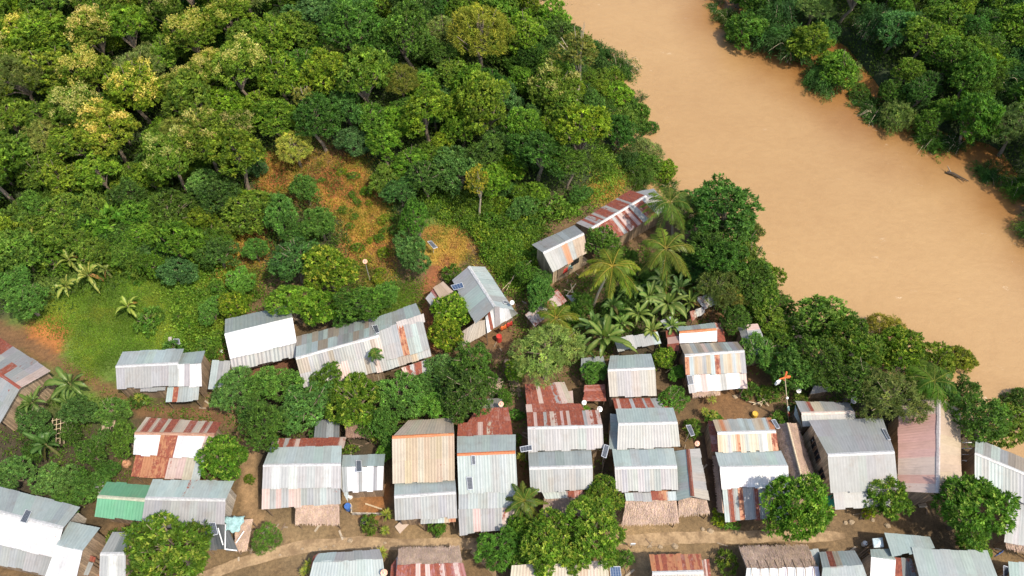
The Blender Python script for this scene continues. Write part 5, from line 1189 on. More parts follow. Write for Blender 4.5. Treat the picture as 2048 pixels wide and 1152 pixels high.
nf += fill([(1060, -60), (1080, 20), (1180, 90), (1250, 150), (1290, 230), (1320, 320), (1350, 370), (1270, 340), (1200, 220), (1090, 60), (1040, -20)], ['dark', 'forest', 'clump', 'weeping'], 1.7, 2.8, .5,
           {'forest': "green tree lining the near bank above the coconut palms", 'dark': "dark tree lining the near bank above the coconut palms", 'clump': "tufted tree lining the near bank above the coconut palms", 'weeping': "bamboo thicket lining the near bank above the coconut palms"}, "trees lining the near river bank", "riverside_tree", 3, GREENS, (.7, .9))
nf += fill([(1400, -60), (1450, -20), (1460, 60), (1480, 90), (1560, 105), (1640, 160), (1700, 190), (1745, 235), (1830, 255), (1900, 265), (1975, 300), (2030, 370), (2060, 440), (2110, 480), (2110, -60)], ['dark', 'forest', 'forest', 'weeping', 'clump', 'fine'], 1.9, 3.6, .53,
           {'forest': "green tree in the flooded wood across the river", 'dark': "dark tree in the flooded wood across the river", 'weeping': "bamboo thicket in the flooded wood across the river", 'clump': "tufted tree in the flooded wood across the river", 'fine': "grey-green tree in the flooded wood across the river"}, "trees of the flooded wood across the river", "riverside_tree", 3, [(.85, 1, 1), (1, 1.05, .9), (.75, .95, 1), (1.15, 1.1, .8)], (.75, 1.0))
for poly, w, gname in (([(-60, -60), (1040, -60), (1190, 200), (1190, 300), (960, 330), (800, 310), (560, 285), (515, 300), (300, 310), (-60, 330)], "low leafy sapling filling a gap in the big wood", "saplings in the gaps of the wood"), ([(-60, 330), (300, 310), (515, 300), (500, 430), (420, 500), (330, 530), (190, 500), (-60, 540)], "low leafy sapling filling a gap on the slope above the meadow", "saplings in the gaps of the slope")):
    fill(poly, ['forest', 'clump', 'bush', 'dark'], 1.3, 2.2, .40, w, gname, "sapling", 2, GREENS, (.5, .75), 150, "sapling")
for q in OPEN: FOOT.remove(q)
fill([(840, 395), (980, 400), (1080, 430), (1070, 520), (1030, 560), (1000, 540), (970, 500), (960, 460), (900, 440)], ['bush'], .6, 1.25, .62, "leafy green bush on the open slope between the hip roofed house and the wooden hut", "bushes on the open slope", "shrub", .6, [(1.0, 1.1, .8), (1.3, 1.3, .8), (.85, 1, .9)], (1, 1), 60, "bush")
fill([(520, 310), (740, 310), (760, 380), (800, 450), (790, 560), (710, 570), (700, 480), (650, 400), (560, 410)], ['bush'], .4, .8, .9, "small green bush sprouting in the dry orange clearing", "bushes in the dry clearing", "shrub", .4, [(1.0, 1.1, .8), (1.6, 1.3, .7), (.85, 1, .9)], (1, 1), 22, "bush")
fill([(330, 540), (420, 500), (470, 560), (520, 590), (450, 640), (440, 720), (370, 700)], ['bush'], .5, 1.1, .75, "leafy bush at the upper right side of the green meadow", "bushes of the meadow edge", "shrub", .4, [(1.0, 1.1, .8), (1.3, 1.25, .8), (.85, 1, .9)], (1, 1), 26, "bush")
# bank thickets overhanging the far water's edge, and the islets
for x, y, r, w in [(1430, 22, 26, "drowned green bush islet in the water near the top edge"), (1478, 72, 34, "bamboo thicket at the left tip of the far bank"), (1520, 50, 42, "feathery bamboo behind the left tip of the far bank"), (1580, 100, 52, "dark bamboo bulging over the far bank's edge"), (1650, 165, 40, "bamboo thicket on the drowned spit of the far bank"), (1690, 195, 30, "leafy end of the drowned spit"),
                   (1740, 230, 38, "weeping thicket dipping into the water"), (1800, 235, 46, "rounded olive thicket over the far bank"), (1855, 285, 38, "bright yellow-green thicket by the drift foam"), (1905, 290, 34, "low green thicket by the drift foam"), (1972, 355, 34, "long weedy islet off the far bank"), (2035, 375, 34, "light green thicket by the weedy islet"), (2055, 465, 24, "bush at the photo's right edge over the river")]:
    tree("riverside_thicket", 'weeping', x, y, r, w, "thickets along the far water's edge", (1.5, 1.6, .9) if "bright" in w or "light" in w else (.9, 1.05, .9), "thicket", .8)

# ---- ground cover nobody could count
def scatter(name, polys, n, L, W, cols, label, mat=None, holes=(), tall=(.4, 1.9), up=.5, zr=(0, .15), clump=None, cat="ground cover", avoid=False):
    global RNG
    RNG = np.random.default_rng(len(name) * 7 + n % 97)
    pts = []
    areas = []
    for q in polys:
        w = wpoly(q); areas.append((w, abs(np.sum(w[:, 0] * np.roll(w[:, 1], -1) - w[:, 1] * np.roll(w[:, 0], -1))) / 2))
    tot = sum(a for _, a in areas)
    for w, a in areas:
        m = int(n * a / tot); lo, hi = w.min(0), w.max(0); got = np.zeros((0, 2))
        while len(got) < m:
            c = RNG.uniform(lo, hi, (m, 2)); got = np.concatenate([got, c[inpoly(c, w)]])
        pts.append(got[:m])
    P2 = np.concatenate(pts) + RNG.normal(0, .7, (sum(map(len, pts)), 2))
    if clump:
        k, sp = clump; P2 = np.repeat(P2, k, 0) + RNG.normal(0, sp, (len(P2) * k, 2))
    for q in holes: P2 = P2[~inpoly(P2 + np.stack([vnoise(P2[:, 0], P2[:, 1], 2, 3), vnoise(P2[:, 0], P2[:, 1], 2, 4)], 1) * .8, wpoly(q))]
    if avoid:
        keepm = np.ones(len(P2), bool)
        for Q in ROOFQ:
            c = np.mean([q[:2] for q in Q], 0); keepm &= ~inpoly(P2, np.array([c + (q[:2] - c) * .96 for q in Q]))
        P2 = P2[keepm]
    m = len(P2); z = terrain(P2[:, 0], P2[:, 1])
    if clump:
        hump = np.abs(RNG.normal(0, 1, m)) * clump[1] * np.resize(np.repeat(RNG.uniform(*tall, m // clump[0] + 1), clump[0]), m) if not avoid else np.abs(RNG.normal(0, 1, m)) * clump[1] * .8
    else: hump = RNG.uniform(zr[0], zr[1], m)
    P = np.stack([P2[:, 0], P2[:, 1], z + hump], 1)
    D = unit(rand_dir(m, -.1) + np.array((0, 0, up))); N = unit(RNG.normal(0, .5, (m, 3)) + np.array((0, 0, 1.0)))
    big = np.array(vnoise(P2[:, 0], P2[:, 1], 3.0, 5)) * .22 + np.array(vnoise(P2[:, 0], P2[:, 1], .9, 7)) * .12
    sel = np.array(vnoise(P2[:, 0], P2[:, 1], 2.2, 11)) * .5 + np.array(vnoise(P2[:, 0], P2[:, 1], .7, 12)) * .35 + RNG.normal(0, .10, m)
    ci = np.clip(((sel + .6) / 1.2 * len(cols)).astype(int), 0, len(cols) - 1)
    C = np.array(cols)[ci] * np.exp(RNG.normal(0, .17, (m, 1))) * np.exp(RNG.normal(0, .04, (m, 3))) * np.exp(big)[:, None]
    V, F, C = leaf_quads(P, D, N, L * RNG.uniform(.6, 1.4, m), W * RNG.uniform(.7, 1.3, m), C)
    o = obj(name, mesh_np(name, V, F, mat or M_LEAF, col=C))
    return tag(o, label, cat, kind="stuff")
FOREST_POLY = [(-80, -80), (1050, -80), (1140, 60), (1230, 210), (1300, 330), (1240, 390), (1130, 420), (1060, 520), (985, 520), (930, 430), (840, 440), (830, 520), (690, 580), (560, 590), (450, 600), (380, 520), (300, 560), (90, 610), (-80, 640)]
FAR_POLY = [(1430, -80), (1490, 50), (1600, 110), (1720, 190), (1800, 240), (1900, 270), (2000, 320), (2120, 470), (2120, -80)]
HOLES = [[(520, 310), (740, 310), (760, 380), (800, 450), (790, 560), (710, 570), (700, 480), (650, 400), (560, 410), (520, 390)], [(440, 460), (530, 450), (540, 520), (500, 590), (420, 590), (430, 520)], [(850, 450), (940, 455), (970, 530), (890, 545), (850, 500)], [(1170, 380), (1250, 350), (1260, 380), (1190, 410)], [(1170, 235), (1220, 290), (1280, 380), (1265, 392), (1205, 310), (1160, 250)]]
scatter("undergrowth", [FOREST_POLY, FAR_POLY], 13000, .32, .15, [(.045, .095, .018), (.06, .12, .02), (.035, .08, .018)], "tangled green undergrowth beneath the forest", clump=(18, .42), tall=(.5, 4.2), holes=HOLES)
MEADOW = [(90, 600), (250, 540), (330, 540), (420, 500), (470, 560), (520, 590), (450, 640), (440, 720), (370, 705), (235, 720), (180, 760), (140, 720), (150, 680), (60, 640)]
SLOPE = [(840, 395), (980, 400), (1080, 430), (1070, 520), (1040, 590), (1010, 570), (970, 520), (960, 470), (900, 440)]
SL2 = [(1190, 270), (1260, 360), (1150, 430), (1100, 440), (1200, 380)]
scatter("meadow_grass", [MEADOW, [(700, 570), (840, 560), (850, 610), (760, 640), (690, 640)]], 90000, .17, .065, [(.08, .17, .022), (.105, .205, .025), (.13, .23, .03), (.16, .235, .034)], "bright green meadow grass", up=.7, zr=(0, .10))
scatter("leafy_weeds", [[(330, 540), (420, 500), (470, 560), (520, 590), (450, 640), (440, 720), (370, 700)], SLOPE, SLOPE, SL2], 2600, .26, .13, [(.085, .19, .028), (.115, .235, .033), (.145, .27, .038), (.185, .29, .04)], "leafy weeds standing in the meadow and slope", clump=(22, .30))
scatter("dry_grass", [[(520, 310), (740, 310), (760, 380), (800, 450), (790, 560), (710, 570), (700, 480), (650, 400), (560, 410), (520, 390)], [(440, 460), (530, 450), (540, 520), (500, 590), (420, 590), (430, 520)], [(850, 450), (940, 455), (970, 530), (890, 545), (850, 500)], [(1170, 380), (1250, 350), (1260, 380), (1190, 410)]], 26000, .42, .05,
        [(.20, .095, .05), (.27, .145, .07), (.33, .22, .075), (.36, .27, .07), (.30, .255, .06), (.16, .19, .035), (.08, .14, .028)], "dry yellow and rusty grass of the clearing", mat=M_DRY, up=.55, zr=(0, .12))
scatter("clearing_weeds", [[(520, 310), (740, 310), (760, 380), (800, 450), (790, 560), (710, 570), (700, 480), (650, 400), (560, 410), (520, 390)], [(440, 460), (530, 450), (540, 520), (500, 590), (420, 590), (430, 520)]], 620, .26, .09, [(.08, .15, .025), (.19, .20, .035), (.14, .18, .035)], "green weeds dotting the dry clearing", clump=(16, .30))
scatter("yard_weeds", [[(0, 780), (300, 800), (480, 860), (490, 960), (260, 960), (200, 1000), (0, 960)], [(420, 700), (860, 740), (1040, 700), (1040, 880), (520, 880), (430, 830)], [(1030, 560), (1450, 520), (1560, 600), (1600, 740), (1520, 740), (1500, 690), (1340, 680), (1100, 760), (1020, 640)], [(1540, 700), (2060, 860), (1940, 900), (1800, 860), (1560, 860)],
                       [(1160, 560), (1330, 480), (1420, 560), (1340, 660), (1220, 710)], [(1160, 560), (1330, 480), (1420, 560), (1340, 660), (1220, 710)], [(1040, 600), (1150, 560), (1200, 640), (1180, 760), (1040, 740)], [(1030, 900), (1060, 900), (1060, 1000), (1030, 1000)], [(1190, 860), (1225, 860), (1225, 980), (1190, 980)]], 2600, .28, .12, [(.05, .115, .022), (.07, .145, .026), (.10, .17, .03)], "low weeds around the houses", clump=(16, .33), avoid=True)
# ------------------------------------------------------------------ things on the roofs and in the yards
def hit(px, py):
    """first roof (or ground) point that the pixel shows: point, normal"""
    d = ray(px, py); o = np.array((0, 0, CAM_H)); best = None
    for Q in ROOFQ:
        for a, b, c in ((Q[0], Q[1], Q[2]), (Q[0], Q[2], Q[3])):
            n = np.cross(b - a, c - a); den = n @ d
            if abs(den) < 1e-9: continue
            t = n @ (a - o) / den; p = o + d * t
            e = [np.cross(v - u, p - u) @ n for u, v in ((a, b), (b, c), (c, a))]
            if t > 0 and (min(e) > -1e-6 or max(e) < 1e-6) and (best is None or t < best[0]): best = (t, p, n / np.linalg.norm(n))
    if best is None:
        g = ground(px, py); return g, np.array((0, 0, 1.0))
    n = best[2] if best[2][2] > 0 else -best[2]
    return best[1], n

t_ = NT("solar_cells")
uv_ = t_.n("ShaderNodeUVMap").outputs[0]
sx_ = t_.n("ShaderNodeSeparateXYZ", {0: uv_})
gr_ = t_.math('MINIMUM', t_.ramp(t_.math('PINGPONG', t_.math('MULTIPLY', sx_.outputs[0], 4), .5), .0, .07), t_.ramp(t_.math('PINGPONG', t_.math('MULTIPLY', sx_.outputs[1], 9), .5), .0, .07))
M_CELL = t_.finish(t_.bsdf(Base_Color=t_.mix(gr_, (.34, .36, .37, 1), (.045, .052, .065, 1)), Roughness=.22))
t_ = NT("blue_solar_cells")
uv_ = t_.n("ShaderNodeUVMap").outputs[0]; sx_ = t_.n("ShaderNodeSeparateXYZ", {0: uv_})
gr_ = t_.math('MINIMUM', t_.ramp(t_.math('PINGPONG', t_.math('MULTIPLY', sx_.outputs[0], 4), .5), .0, .06), t_.ramp(t_.math('PINGPONG', t_.math('MULTIPLY', sx_.outputs[1], 8), .5), .0, .06))
M_BLUECELL = t_.finish(t_.bsdf(Base_Color=t_.mix(gr_, (.45, .5, .55, 1), (.03, .06, .13, 1)), Roughness=.2))

def solar(c, label, z=None, mat=None, tilt=0.0):
    """c: the four corners in pixels; z None: lies on whatever roof is there, else stands at that height on a pole"""
    cx, cy = np.mean([p[0] for p in c]), np.mean([p[1] for p in c])
    if z is None:
        p0, n = hit(cx, cy); o = np.array((0, 0, CAM_H)); P = []
        for q in c:
            d = ray(*q); t = n @ (p0 + n * .09 - o) / (n @ d); P.append(o + d * t)
    else:
        hz = z if hasattr(z, '__len__') else [z] * 4
        P = [at(q[0], q[1], hz[i]) for i, q in enumerate(c)]
        n = np.cross(P[1] - P[0], P[3] - P[0]); n /= np.linalg.norm(n); n = n if n[2] > 0 else -n
    P = [np.asarray(p) for p in P]; base = np.mean(P, 0)
    root = empty("solar_panel", base, label, "solar panel", "solar panels")
    up = n * .02
    part("cells", [p + up for p in P] + [p - up for p in P], [(0, 1, 2, 3), (7, 6, 5, 4)] + [(i, i + 4, (i + 1) % 4 + 4, (i + 1) % 4) for i in range(4)], mat or M_CELL, root, uv=np.array([(0, 0), (1, 0), (1, 1), (0, 1)] * 2))
    m = MB()
    for i in range(4): m.tube([P[i] + n * .012, P[(i + 1) % 4] + n * .012], .035, 4)
    m.part("frame", M_ALU, root)
    g = tz(base[0], base[1])
    if z is not None:
        MB().tube([(base[0], base[1], g - .2), base - n * .05], .035).part("pole", M_ALU, root)
    else:
        m = MB()
        for i in range(4): m.tube([P[i] * .9 + base * .1 - n * .0, P[i] * .9 + base * .1 - n * .10], .02, 4)
        m.part("bracket", M_ALU, root)
    return root
for c, l in [(((902, 571), (924, 565), (928, 575), (908, 580)), "large blue solar panel lying on the hip roofed house"), (((1005, 602), (1014, 602), (1016, 607), (1008, 607)), "small dark solar panel at the lower corner of the hip roof"), (((744, 652), (754, 650), (759, 665), (752, 667)), "white framed solar panel on the long patchwork roof"),
             (((712, 921), (722, 921), (723, 943), (713, 943)), "solar panel on the teal rear slope of the thatch-porch house's annex"), (((933, 954), (944, 954), (946, 978), (936, 979)), "framed solar panel on the lower part of the long pale blue roof"), (((943, 911), (950, 911), (951, 929), (944, 929)), "faint slim solar panel just below the orange ridge strip"),
             (((1374, 751), (1384, 751), (1387, 768), (1378, 769)), "solar panel on the white lower roof of the tan-striped house"), (((52, 1019), (63, 1023), (52, 1046), (40, 1043)), "dark solar panel across the ridge of the lower left white house"), (((1764, 858), (1770, 858), (1781, 879), (1776, 880)), "solar panel at the rear edge of the biggest grey house")]:
    solar(c, l, None, M_BLUECELL if "blue solar" in l else None)
for c, z, l in [(((855, 483), (863, 482), (875, 495), (867, 497)), 1.6, "tilted solar panel on a pole in the yellow grass patch"), (((1040, 894), (1063, 890), (1064, 900), (1042, 904)), 3.2, "pale solar panel on a pole beside the long pale blue house"), (((1209, 889), (1218, 892), (1212, 916), (1203, 912)), 3.2, "solar panel on a pole at the corner of the white ribbed front roof"),
                (((1372, 851), (1381, 850), (1389, 870), (1382, 872)), 2.6, "white solar panel on a pole beside the teal roof with side annex"), (((1543, 840), (1550, 839), (1560, 856), (1553, 857)), 3.2, "dark solar panel against the head of the long thatch roof"), (((417, 1046), (430, 1045), (436, 1068), (424, 1071)), 3.0, "white framed solar panel tilted over the black sheet shelter"),
                (((2007, 1131), (2017, 1134), (2018, 1160), (2008, 1160)), (2.4, 2.4, 1.6, 1.6), "upright white framed panel by the lower right corner roof"), (((347, 678), (358, 678), (360, 688), (349, 689)), 1.5, "small solar panel on a board stand in the green meadow"), (((1220, 1133), (1240, 1133), (1243, 1158), (1222, 1158)), (3.2, 3.2, 2.6, 2.6), "bright blue solar panel beside the near tan roof")]:
    solar(c, l, z, M_BLUECELL if "bright blue" in l else None)

def dish(px, py, r, z, label, mat, face=(.2, -.5, .85), pole=True):
    r *= .66; c = at(px, py, z); f = unit(np.array(face, float)); a = unit(np.cross(f, (0, 0, 1.0))); b = np.cross(f, a)
    root = empty("satellite_dish", (c[0], c[1], tz(c[0], c[1])), label, "satellite dish", "satellite dishes")
    prof = [(0.001, 0), (r * .35, r * .03), (r * .7, r * .13), (r, r * .28), (r * 1.03, r * .27), (r * .7, r * .09), (r * .3, -r * .02), (0.001, -r * .04)]
    MB().lathe(c, prof, 20, (a, b, f)).part("bowl", mat, root, smooth=True)
    MB().tube([c - b * r * .9 + f * r * .2, c + f * r * .9], .018, 5).box(c + f * r * .95, (.08, .08, .12)).part("receiver_arm", M_ALU, root)
    MB().tube([(c[0], c[1], root.location[2] - .2), c - f * .08], .03, 6).part("pole", M_ALU, root)
for x, y, r, z, l, m in [(1024, 605, .33, 4.3, "white satellite dish at the corner of the hip roofed house", M_WHITE), (1002, 808, .36, 3.2, "salmon satellite dish above the rusty roofs of the long pale blue house", M_PINK), (1168, 805, .34, 2.2, "white satellite dish by the stepped red roofs", M_WHITE), (1199, 818, .40, 1.2, "pale grey dish lying low by the little rusty shed", M_ALU),
                         (1597, 781, .38, 1.4, "whitish satellite dish under the tree by the orange-topped pole", M_WHITE), (1394, 887, .36, 2.4, "salmon satellite dish in the alley beside the side annex", M_PINK), (730, 523, .36, 3.6, "pinkish dish on a tall stick in the dry clearing", M_PINK), (768, 1145, .42, 3.4, "salmon satellite dish beside the near pale and teal roof", M_PINK), (1707, 800, .5, 3.0, "wire-grey dish on the rust-streaked roof behind the biggest house", M_ALU)]:
    dish(x, y, r, z, l, m)

# orange-topped pole with its white lamp box
b0, t0 = ground(1580, 846), at(1570, 757, 7.0)
e = empty("signal_pole", b0, "tall thin pole with an orange top and a white box by the clay yard", "pole")
MB().tube([b0 - (0, 0, .3), t0], [.055, .04], 8).part("pole", M_STICK, e)
MB().tube([lerp(b0, t0, .30), lerp(b0, t0, .38)], .10, 8).part("blue_drum", M_TEAL, e)
MB().tube([lerp(b0, t0, .18), lerp(b0, t0, .24)], .075, 8).part("red_band", M_RED, e)
MB().lathe(lerp(b0, t0, .58), [(.001, -.1), (.12, -.05), (.12, .05), (.001, .1)], 10).part("white_insulator", M_WHITE, e)
MB().tube([t0 - (.45, 0, .1), t0 + (.45, .1, .25)], .07, 6).tube([t0 + (0, 0, -.3), t0 + (.05, .35, .6)], .08, 6).box(t0 + (.3, .1, .1), (.3, .12, .3)).part("orange_head", M_ORANGE, e)
MB().box(t0 + (-.55, -.15, -.45), (.42, .18, .6), .5).part("white_box", M_WHITE, e)

def topmb(name, mb, mat, loc, label, cat, group=None):
    return tag(mb.top(name, mat, loc), label, cat, group)
def barrel(px, py, r, h, mat, label, name="barrel", cat="barrel"):
    g = ground(px, py, h); e = MB().lathe(g, [(.001, 0), (r * .92, 0), (r, h * .12), (r * .96, h * .33), (r, h * .35), (r * .96, h * .66), (r, h * .68), (r * .94, h), (r * .8, h), (r * .78, h * .9), (.001, h * .9)], 16)
    topmb(name, e, mat, g, label, cat)
barrel(998, 672, .30, .95, M_RED, "red barrel standing in the yard of the hip roofed house")
barrel(695, 1012, .32, .7, M_BLUE, "blue tub on the step beside the thatch porch", "water_tub", "tub")
barrel(727, 1041, .34, .8, M_BLACK, "black water drum beside the fenced red bed")
barrel(1731, 1086, .22, .5, M_WHITE, "small white bucket on the ground by the table shelter", "bucket", "bucket")
barrel(1511, 827, .3, .5, M_YELLOW, "yellow crate-like tub by the broken branches in the clay yard", "plastic_tub", "tub")
barrel(699, 991, .24, .45, M_WHITE, "white bucket beside the annex of the thatch-porch house", "bucket", "bucket")
def jar(px, py, r, label):
    g = ground(px, py, r); topmb("clay_jar", MB().lathe(g, [(.001, 0), (r * .6, 0), (r, r * .8), (r * .85, r * 1.4), (r * .5, r * 1.7), (r * .58, r * 1.8), (r * .45, r * 1.75), (.001, r * 1.2)], 16), M_CLAY, g, label, "jar")
jar(253, 927, .42, "round clay jar in the brush beside the rust and white patched house")
jar(1449, 645, .5, "pale clay jar beside the tree stump by the slanted pale shed")

def canopy(px4, z, mat, label, name, leg):
    Q = [at(*p, z) for p in px4]; c = np.mean(Q, 0); e = empty(name, (c[0], c[1], tz(c[0], c[1])), label, "shelter")
    tip = c + (0, 0, .25); V = Q + [tip] + [q - np.array((0, 0, .14)) for q in Q]
    part("cover", V, [(0, 1, 4), (1, 2, 4), (2, 3, 4), (3, 0, 4)] + [(i, i + 5, (i + 1) % 4 + 5, (i + 1) % 4) for i in range(4)] + [(8, 7, 6, 5)], mat, e)
    for q in Q: MB().tube([(q[0] * .95 + c[0] * .05, q[1] * .95 + c[1] * .05, e.location[2] - .1), q * .95 + c * .05 - (0, 0, .1)], .035).part("leg", M_POST, e)
canopy(((1745, 1077), (1765, 1075), (1768, 1094), (1748, 1095)), 1.9, plain("pale_blue_cover", (.55, .66, .68), .5), "small square shelter with a pale blue cover at the lane's end", "square_shelter", 1)

# torn teal tarp over the thatch
rg = np.random.default_rng(5); V, F = [], []; n = 9
Qt = [at(449, 1034, 2.45), at(489, 1032, 2.4), at(479, 1064, 2.3), at(451, 1062, 2.45)]
for j in range(n):
    for i in range(n):
        p = bil(Qt, i / (n - 1), j / (n - 1)); V.append(p + np.array((rg.normal(0, .05), rg.normal(0, .05), rg.normal(0, .07))))
F = [(j * n + i, j * n + i + 1, (j + 1) * n + i + 1, (j + 1) * n + i) for j in range(n - 1) for i in range(n - 1)]
g = ground(468, 1060); o = tag(obj("teal_tarp", mesh_np("teal_tarp", np.array(V) - g, F, M_TEAL, smooth=True), None, tuple(g)), "crumpled pale teal tarp thrown over the black sheet shelter", "tarp"); solid(o, .02)

# low board fence of the red earth bed, bamboo trellis, ladders of poles
def poles(name, label, cat, segs, mat=M_STICK, r=.035, group=None):
    pts = [(ground(a[0], a[1]) + (0, 0, a[2]), ground(b[0], b[1]) + (0, 0, b[2])) for a, b in segs]
    c = np.mean([p for s in pts for p in s], 0); loc = (c[0], c[1], tz(c[0], c[1]))
    m = MB()
    for p, q in pts: m.tube([p, lerp(p, q, .5) + np.array((0, 0, random.uniform(-.02, .02))), q], r, 5)
    return tag(m.top(name, mat, loc), label, cat, group)
f0, f1, f2 = ground(705, 1030), ground(768, 1031), ground(704, 1012)
e = empty("low_fence", f0, "low pale board fence edging the red earth bed by the thatch porch", "fence")
for a, b in ((f0, f1), (f2, f0)):
    d = b - a; L = np.linalg.norm(d); MB().box((a + b) / 2 + (0, 0, .35), (L, .08, .5), math.atan2(d[1], d[0])).part("rail_board", M_PALEWALL, e)
    for s in (0.02, .5, .98): MB().tube([lerp(a, b, s) + (0, 0, -.2), lerp(a, b, s) + (0, 0, .75)], .05).part("post", M_STICK, e)
poles("bamboo_trellis", "bamboo trellis of crossed sticks in the brush by the dark banana plant", "trellis", [((112, 850 + k * 9, .9), (142, 843 + k * 10, 1.0)) for k in range(5)] + [((115 + k * 8, 845, .95), (113 + k * 8, 895, .9)) for k in range(4)])
poles("brushwood_pile", "pile of pale brushwood above the long pale blue house's rusty roofs", "woodpile", [((random.uniform(972, 1002), random.uniform(758, 792), random.uniform(.1, .9)), (random.uniform(970, 1008), random.uniform(756, 795), random.uniform(.1, .9))) for _ in range(60)], plain("brushwood", (.40, .31, .22), .8), .04)
poles("broken_branches", "broken pale branches by the yellow tub in the clay yard", "branches", [((1505, 812, .3), (1534, 802, .5)), ((1515, 795, .6), (1536, 815, .3)), ((1520, 815, .2), (1530, 790, .8)), ((1496, 806, .3), (1520, 812, .4))], M_STICK, .05)
poles("bare_branch", "bare dead branch beside the tilted grey shed", "branch", [((1430, 612, .2), (1426, 594, 1.6)), ((1426, 594, 1.6), (1405, 580, 2.2)), ((1426, 594, 1.6), (1432, 580, 2.3)), ((1415, 587, 1.9), (1402, 590, 2.2))], M_PALEBARK, .06)
poles("fallen_bamboo", "fan of fallen bamboo poles at the river edge near the slanted pale shed", "bamboo poles", [((1495, 642, .2), (1516, 616, 1.6)), ((1500, 642, .2), (1524, 620, 1.4)), ((1497, 641, .1), (1533, 634, .7)), ((1492, 636, .5), (1512, 612, 1.8))], M_STICK, .05)
poles("leaning_poles", "long thin poles leaning on the slope behind the hip roofed house", "poles", [((1005, 582, .3), (1062, 536, 1.4)), ((1012, 585, .2), (1030, 560, 1.2))], M_STICK, .04)
poles("pole_rack", "rack of grey poles beside the square shelter at the lane's end", "rack", [((1713 + k * 5, 1113 + k * 2, .2), (1740 + k * 5, 1090 + k * 3, 1.4)) for k in range(4)], M_POST, .05)
poles("stick_frame", "frame of crossed sticks beside the striped tin shelter", "stick frame", [((1133, 600, 1.0), (1150, 583, 1.5)), ((1128, 590, 1.0), (1148, 600, 1.3)), ((1140, 580, 1.2), (1146, 603, 1.2))], M_STICK, .045)
poles("bamboo_scraps", "scattered bamboo scraps between the plain pale house and the tan-striped house", "bamboo scraps", [((1322, 718, .3), (1340, 742, .5)), ((1326, 735, .4), (1345, 728, .5)), ((1330, 748, .3), (1352, 735, .6)), ((1340, 755, .3), (1350, 765, .3))], M_STICK, .05)
poles("timber_plank", "pale plank lying across the red earth bed", "plank", [((731, 1008, .1), (764, 1019, .1))], M_STICK, .07)
poles("washing_line", "line strung with cloths at the front of the hip roofed house", "line", [((1003, 668, 1.8), (1026, 650, 1.8))], M_POST, .02)
for x, y, m_, l in [(1007, 654, M_ORANGE, "bright orange cloth hanging under the hip roofed house's front eave"), (1019, 647, M_RED, "dark red cloth hanging beside the orange one"), (1088, 548, M_WHITE, "white cloth hanging under the wooden hut's front eave"), (1140, 533, M_TEAL, "pale teal cloth hanging beside the hut's door"), (1130, 540, M_RED, "red cloth hanging under the hut's eave"), (2000, 1106, M_BLUE, "blue cloth heap beside the river-facing house")]:
    c = at(x, y, 1.5); g = tz(c[0], c[1]); V, F = [], []
    for j in range(4):
        for i in range(6): V.append((i * .13 - .33, .05 * math.sin(i * 1.7 + j), 1.75 - j * .28))
    F = [(j * 6 + i, j * 6 + i + 1, (j + 1) * 6 + i + 1, (j + 1) * 6 + i) for j in range(3) for i in range(5)]
    o = obj("hanging_cloth", mesh_np("hanging_cloth", V, F, m_, smooth=True), None, (c[0], c[1], g)); solid(o, .015); o.rotation_euler = (0, 0, .5); tag(o, l, "cloth", "cloths hung out at the houses")

# woven panel lying by the lane, stair of planks, sign
p = [ground(790, 1055) + (0, 0, .25), ground(806, 1041) + (0, 0, .35), ground(819, 1050) + (0, 0, .3), ground(800, 1068) + (0, 0, .12)]
e = MB(); e.V = [tuple(v) for v in p] + [tuple(v - np.array((0, 0, .06))) for v in p]; e.F = [(0, 1, 2, 3), (7, 6, 5, 4)] + [(i, i + 4, (i + 1) % 4 + 4, (i + 1) % 4) for i in range(4)]
topmb("woven_mat", e, plain("woven_straw", (.42, .33, .26), .9, scale=20), ground(803, 1054), "pale woven mat lying at the front corner of the tan roofed house", "mat")
e = empty("plank_steps", ground(1030, 775), "flight of plank steps below the yard between the sage tree and the brushwood pile", "steps")
for k in range(8):
    c = lerp(ground(1020, 728), ground(1033, 790), k / 7) + (0, 0, .12 + .05 * (7 - k)); MB().box(c, (1.1, .42, .10), -.2).part("step", M_WOOD, e)
b = ground(1262, 1096); e = empty("lane_sign", b, "small white sign board on a stick at the lane's edge", "sign")
MB().tube([b - (0, 0, .2), b + (0, 0, 1.2)], .03).part("post", M_POST, e); MB().box(b + (0, -.03, 1.25), (.42, .05, .5)).part("board", M_WHITE, e)
e = empty("panel_stand", ground(345, 686), "board stand with a white top in the green meadow", "stand")
g = ground(345, 688); MB().box(g + (0, 0, .7), (.35, .8, .12), .2).part("board", M_PALEWALL, e); MB().tube([g - (0, 0, .2), g + (0, 0, .7)], .05).part("post", M_POST, e)
for x, y, l in [(440, 704, "red and white plank thing dropped on the clay behind the small lean-to"),]:
    g = ground(x, y); topmb("painted_plank", MB().box(g + (0, 0, .12), (1.0, .2, .1), .6), M_RED, g, "dark red plank dropped on the clay by the white metal house", "plank")
    g = ground(x + 3, y - 1); topmb("white_sack", MB().lathe(g, [(.001, 0), (.2, 0), (.25, .1), (.12, .22), (.001, .24)], 10), M_WHITE, g, "white sack lying on the dark red plank", "sack")
# driftwood snag and foam in the river
d0 = at(1905, 350, WATER_Z + .1); e = empty("driftwood", d0, "dark driftwood snag caught in the river off the far bank", "driftwood")
MB().tube([d0 + (-.6, .4, .1), d0 + (0, 0, .25), d0 + (1.6, -1.1, .1)], [.2, .16, .05], 6).part("log", plain("wet_wood", (.07, .05, .03), .5), e)
MB().tube([d0 + (.2, -.1, .2), d0 + (.9, -1.4, .2)], [.09, .03], 5).tube([d0 + (-.2, .2, .2), d0 + (-.7, .9, .7)], [.09, .03], 5).part("branch", plain("wet_branch", (.09, .065, .04), .5), e)
